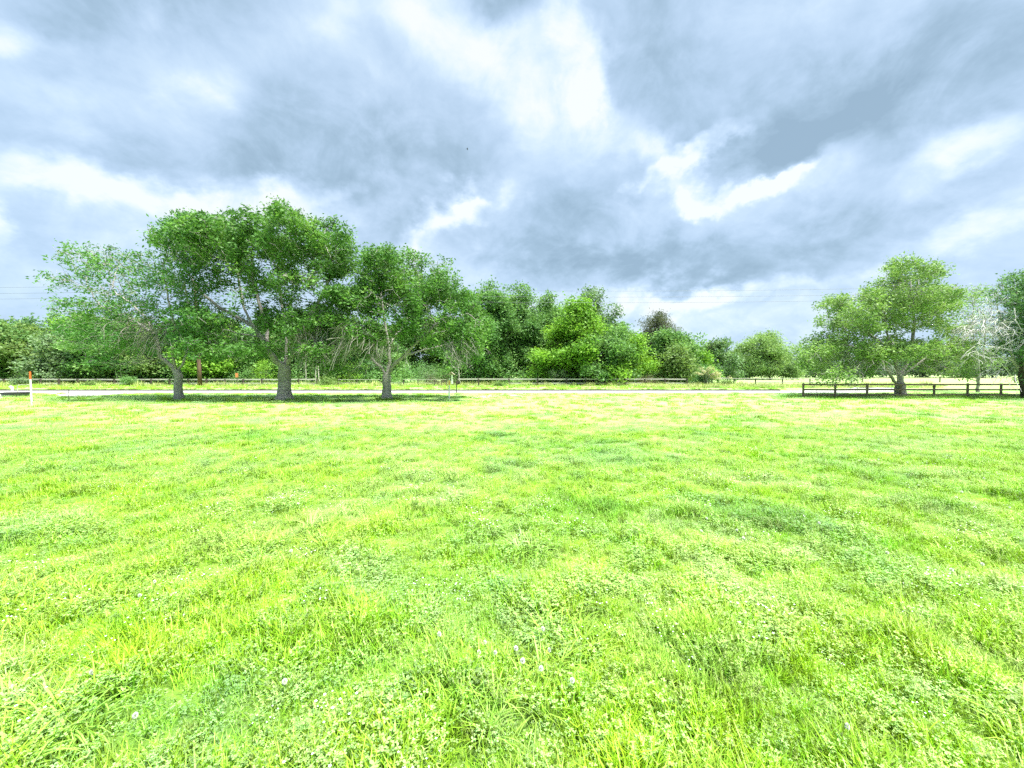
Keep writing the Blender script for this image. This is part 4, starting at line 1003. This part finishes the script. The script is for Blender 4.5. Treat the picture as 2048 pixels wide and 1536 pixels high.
# ------------------------------------------------------------------ world: Nishita sky seen through a broken layer of cloud
SUN_EL, SUN_AZ = 68, 115      # azimuth: degrees from +Y towards +X
w = bpy.data.worlds.new('World'); scene.world = w; w.use_nodes = True; w.node_tree.nodes.clear(); t = NT(w.node_tree)
tc = t.n('ShaderNodeTexCoord').outputs['Generated']
sep = t.n('ShaderNodeSeparateXYZ'); t.L.new(tc, sep.inputs[0]); dx, dy, dz = sep.outputs
ay = t.m('MAXIMUM', t.m('ABSOLUTE', dy), .12)
u = t.m('DIVIDE', dx, ay); v = t.m('DIVIDE', dz, ay)
cb = t.n('ShaderNodeCombineXYZ'); t.L.new(u, cb.inputs[0]); t.L.new(v, cb.inputs[1])
dzz = t.m('ADD', t.m('MAXIMUM', dz, 0.0), .62)
pl = t.n('ShaderNodeCombineXYZ'); t.L.new(t.m('DIVIDE', dx, dzz), pl.inputs[0]); t.L.new(t.m('DIVIDE', dy, dzz), pl.inputs[1])
plv = pl.outputs[0]
# warp the layout so edges look torn rather than round
wn = t.noise(plv, 2.6, 6, .58, .3, out=1); wn2 = t.noise(plv, 10, 5, .62, 0, out=1)
wv = t.vm('ADD', t.vm('MULTIPLY', t.vm('SUBTRACT', wn, (.5, .5, .5)), (.42, .26, 0)), t.vm('MULTIPLY', t.vm('SUBTRACT', wn2, (.5, .5, .5)), (.20, .13, 0)))
uvw = t.vm('ADD', cb.outputs[0], wv)
SKY = [  # px, py, rx, ry, rotation(deg), amount
 (250, 40, 420, 140, 0, -0.42), (620, 290, 260, 150, 0, -0.44), (520, 350, 170, 60, 0, -0.21), (300, 345, 200, 60, -8, -0.31), (860, 340, 220, 170, 20, -0.36), (1000, 10, 130, 60, 0, -0.55), (150, 280, 300, 80, 0, -0.20),
 (1330, 130, 260, 230, 10, -0.34), (1620, 200, 330, 170, 25, -0.44), (1570, 285, 160, 80, 20, -0.44), (1900, 160, 280, 170, 30, -0.44), (2000, 60, 200, 110, 0, -0.18), (1180, 440, 260, 110, 0, -0.39), (1250, 515, 420, 50, 0, -0.42),
 (1650, 450, 420, 80, 14, -0.31), (1900, 400, 300, 50, 14, -0.21), (90, 470, 120, 60, 0, -0.18), (1850, 480, 240, 40, 14, -0.16), (820, 460, 160, 60, 20, -0.13), (1500, 640, 500, 20, 3, -0.08), (1000, 560, 500, 30, 0, -0.16),
 (45, 95, 70, 50, -20, .42), (110, 125, 90, 40, -20, .22), (400, 225, 100, 80, 0, .34), (190, 250, 150, 60, -10, .26), (150, 350, 190, 50, -6, .62), (420, 400, 360, 55, -3, .70), (560, 375, 130, 40, 10, .35), (700, 365, 60, 30, 40, .40),
 (40, 440, 50, 90, 0, .46), (620, 60, 260, 70, 10, .22), (900, 60, 200, 110, -25, .38), (1070, 170, 150, 170, -20, .36), (1155, 110, 50, 170, 8, .5), (1145, 240, 80, 90, -10, .36), (1270, 290, 100, 60, -25, .46), (1365, 325, 105, 36, 34, .85),
 (1490, 388, 150, 30, 24, .95), (1445, 370, 50, 26, 40, .5), (1385, 395, 50, 50, 10, .65), (970, 400, 60, 45, 30, .62), (900, 465, 140, 45, 20, .60), (1630, 320, 140, 60, 25, .30), (1700, 95, 120, 70, 10, .22), (1940, 300, 190, 60, 15, .50), (1960, 460, 240, 40, 16, .38), (1330, 580, 300, 40, 6, .50),
 (1400, 640, 600, 50, 0, .28), (300, 480, 300, 60, 0, .24), (60, 560, 200, 80, 0, .12), (1280, 430, 200, 40, 18, .14), (1290, 345, 90, 20, 38, .4), (1560, 350, 100, 18, 24, .5), (930, 440, 60, 20, 30, .4), (1145, 205, 30, 60, 0, .2), (1600, 560, 400, 26, 4, .25), (1800, 600, 300, 40, 0, .16), (960, 540, 160, 40, 0, .18)]
acc = None
for px, py, rx, ry, rot, am in SKY:
    mp = t.n('ShaderNodeMapping', _vector_type='TEXTURE'); t.L.new(uvw, mp.inputs['Vector'])
    mp.inputs['Location'].default_value = ((px-CX)/F, (HZ-py)/F, 0); mp.inputs['Rotation'].default_value = (0, 0, R(rot)); mp.inputs['Scale'].default_value = (rx*1.2/F, ry*1.2/F, 1)
    g = t.mr(t.vm('LENGTH', mp.outputs[0]), 0, 1, am, 0, 'SMOOTHSTEP')
    acc = g if acc is None else t.m('ADD', acc, g)
n1 = t.noise(plv, 3.6, 7, .58, .9); n2 = t.noise(plv, 11, 5, .62, .5)
nb = t.noise(plv, 6.5, 6, .62, .6)
acc = t.m('MULTIPLY', acc, t.mr(nb, .3, .7, .25, 1.5))
val = t.m('ADD', t.m('MULTIPLY', acc, .92), .57)
val = t.m('ADD', val, t.m('MULTIPLY', t.m('SUBTRACT', n1, .5), .62)); val = t.m('ADD', val, t.m('MULTIPLY', t.m('SUBTRACT', n2, .5), .46))
val = t.m('ADD', val, t.m('MULTIPLY', t.m('SUBTRACT', t.noise(plv, 24, 4, .6), .5), .16))
def s2l(c): return tuple(((x/255+.055)/1.055)**2.4 if x > 10 else x/255/12.92 for x in c)
cc = t.ramp(val, [(.05, s2l((154, 181, 202))), (.26, s2l((172, 199, 221))), (.44, s2l((190, 215, 241))), (.62, s2l((206, 229, 252))), (.80, s2l((228, 246, 255))), (1.0, s2l((253, 255, 255)))], 'B_SPLINE')
hue = t.noise(plv, .8, 3, .5)
cc = t.mix(t.mr(hue, .4, .65, 0, .35), cc, t.mix(1.0, cc, (.90, .98, 1.04), 'MULTIPLY'))
WS = .1
sky = t.n('ShaderNodeTexSky', _sky_type='NISHITA', _sun_disc=False, _sun_elevation=R(SUN_EL), _sun_rotation=R(SUN_AZ))
cl = t.vm('MULTIPLY', cc, (1/(GAIN*WS),)*3)
final = t.mix(.02, cl, sky.outputs[0])
# unseen sky overhead boosted, an added glow to soften and lift the ambient light
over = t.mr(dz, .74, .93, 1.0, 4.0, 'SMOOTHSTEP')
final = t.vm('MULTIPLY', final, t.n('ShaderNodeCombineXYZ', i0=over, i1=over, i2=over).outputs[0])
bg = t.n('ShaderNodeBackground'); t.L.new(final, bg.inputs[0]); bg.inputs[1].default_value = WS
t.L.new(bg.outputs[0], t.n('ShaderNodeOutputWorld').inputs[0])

sl = bpy.data.lights.new('sun', 'SUN'); sl.energy = 2.0; sl.angle = R(14); sl.color = (1.0, .96, .88)
so = link(bpy.data.objects.new('sun', sl)); a = R(SUN_AZ); e = R(SUN_EL)
so.rotation_euler = Vector((math.sin(a)*math.cos(e), math.cos(a)*math.cos(e), math.sin(e))).to_track_quat('Z', 'Y').to_euler()

w.cycles.sampling_method = 'MANUAL'; w.cycles.sample_map_resolution = 256
cam = bpy.data.cameras.new('camera'); cam.sensor_width = 36; cam.lens = F/2048*36; cam.clip_end = 6000; cam.clip_start = .05
co = link(bpy.data.objects.new('camera', cam)); co.location = (0, 0, H); co.rotation_euler = (math.pi/2-math.atan((768-HZ)/F), 0, 0)
scene.camera = co
vs_ = scene.view_settings; vs_.view_transform = 'Standard'; vs_.look = 'None'; vs_.gamma = 1; vs_.use_curve_mapping = False; vs_.exposure = EXPO
cy = scene.cycles; cy.max_bounces = 6; cy.diffuse_bounces = 3; cy.glossy_bounces = 2; cy.transmission_bounces = 4; cy.transparent_max_bounces = 4
cy.use_adaptive_sampling = True; cy.adaptive_threshold = .02; cy.use_denoising = False; cy.caustics_reflective = False; cy.caustics_refractive = False
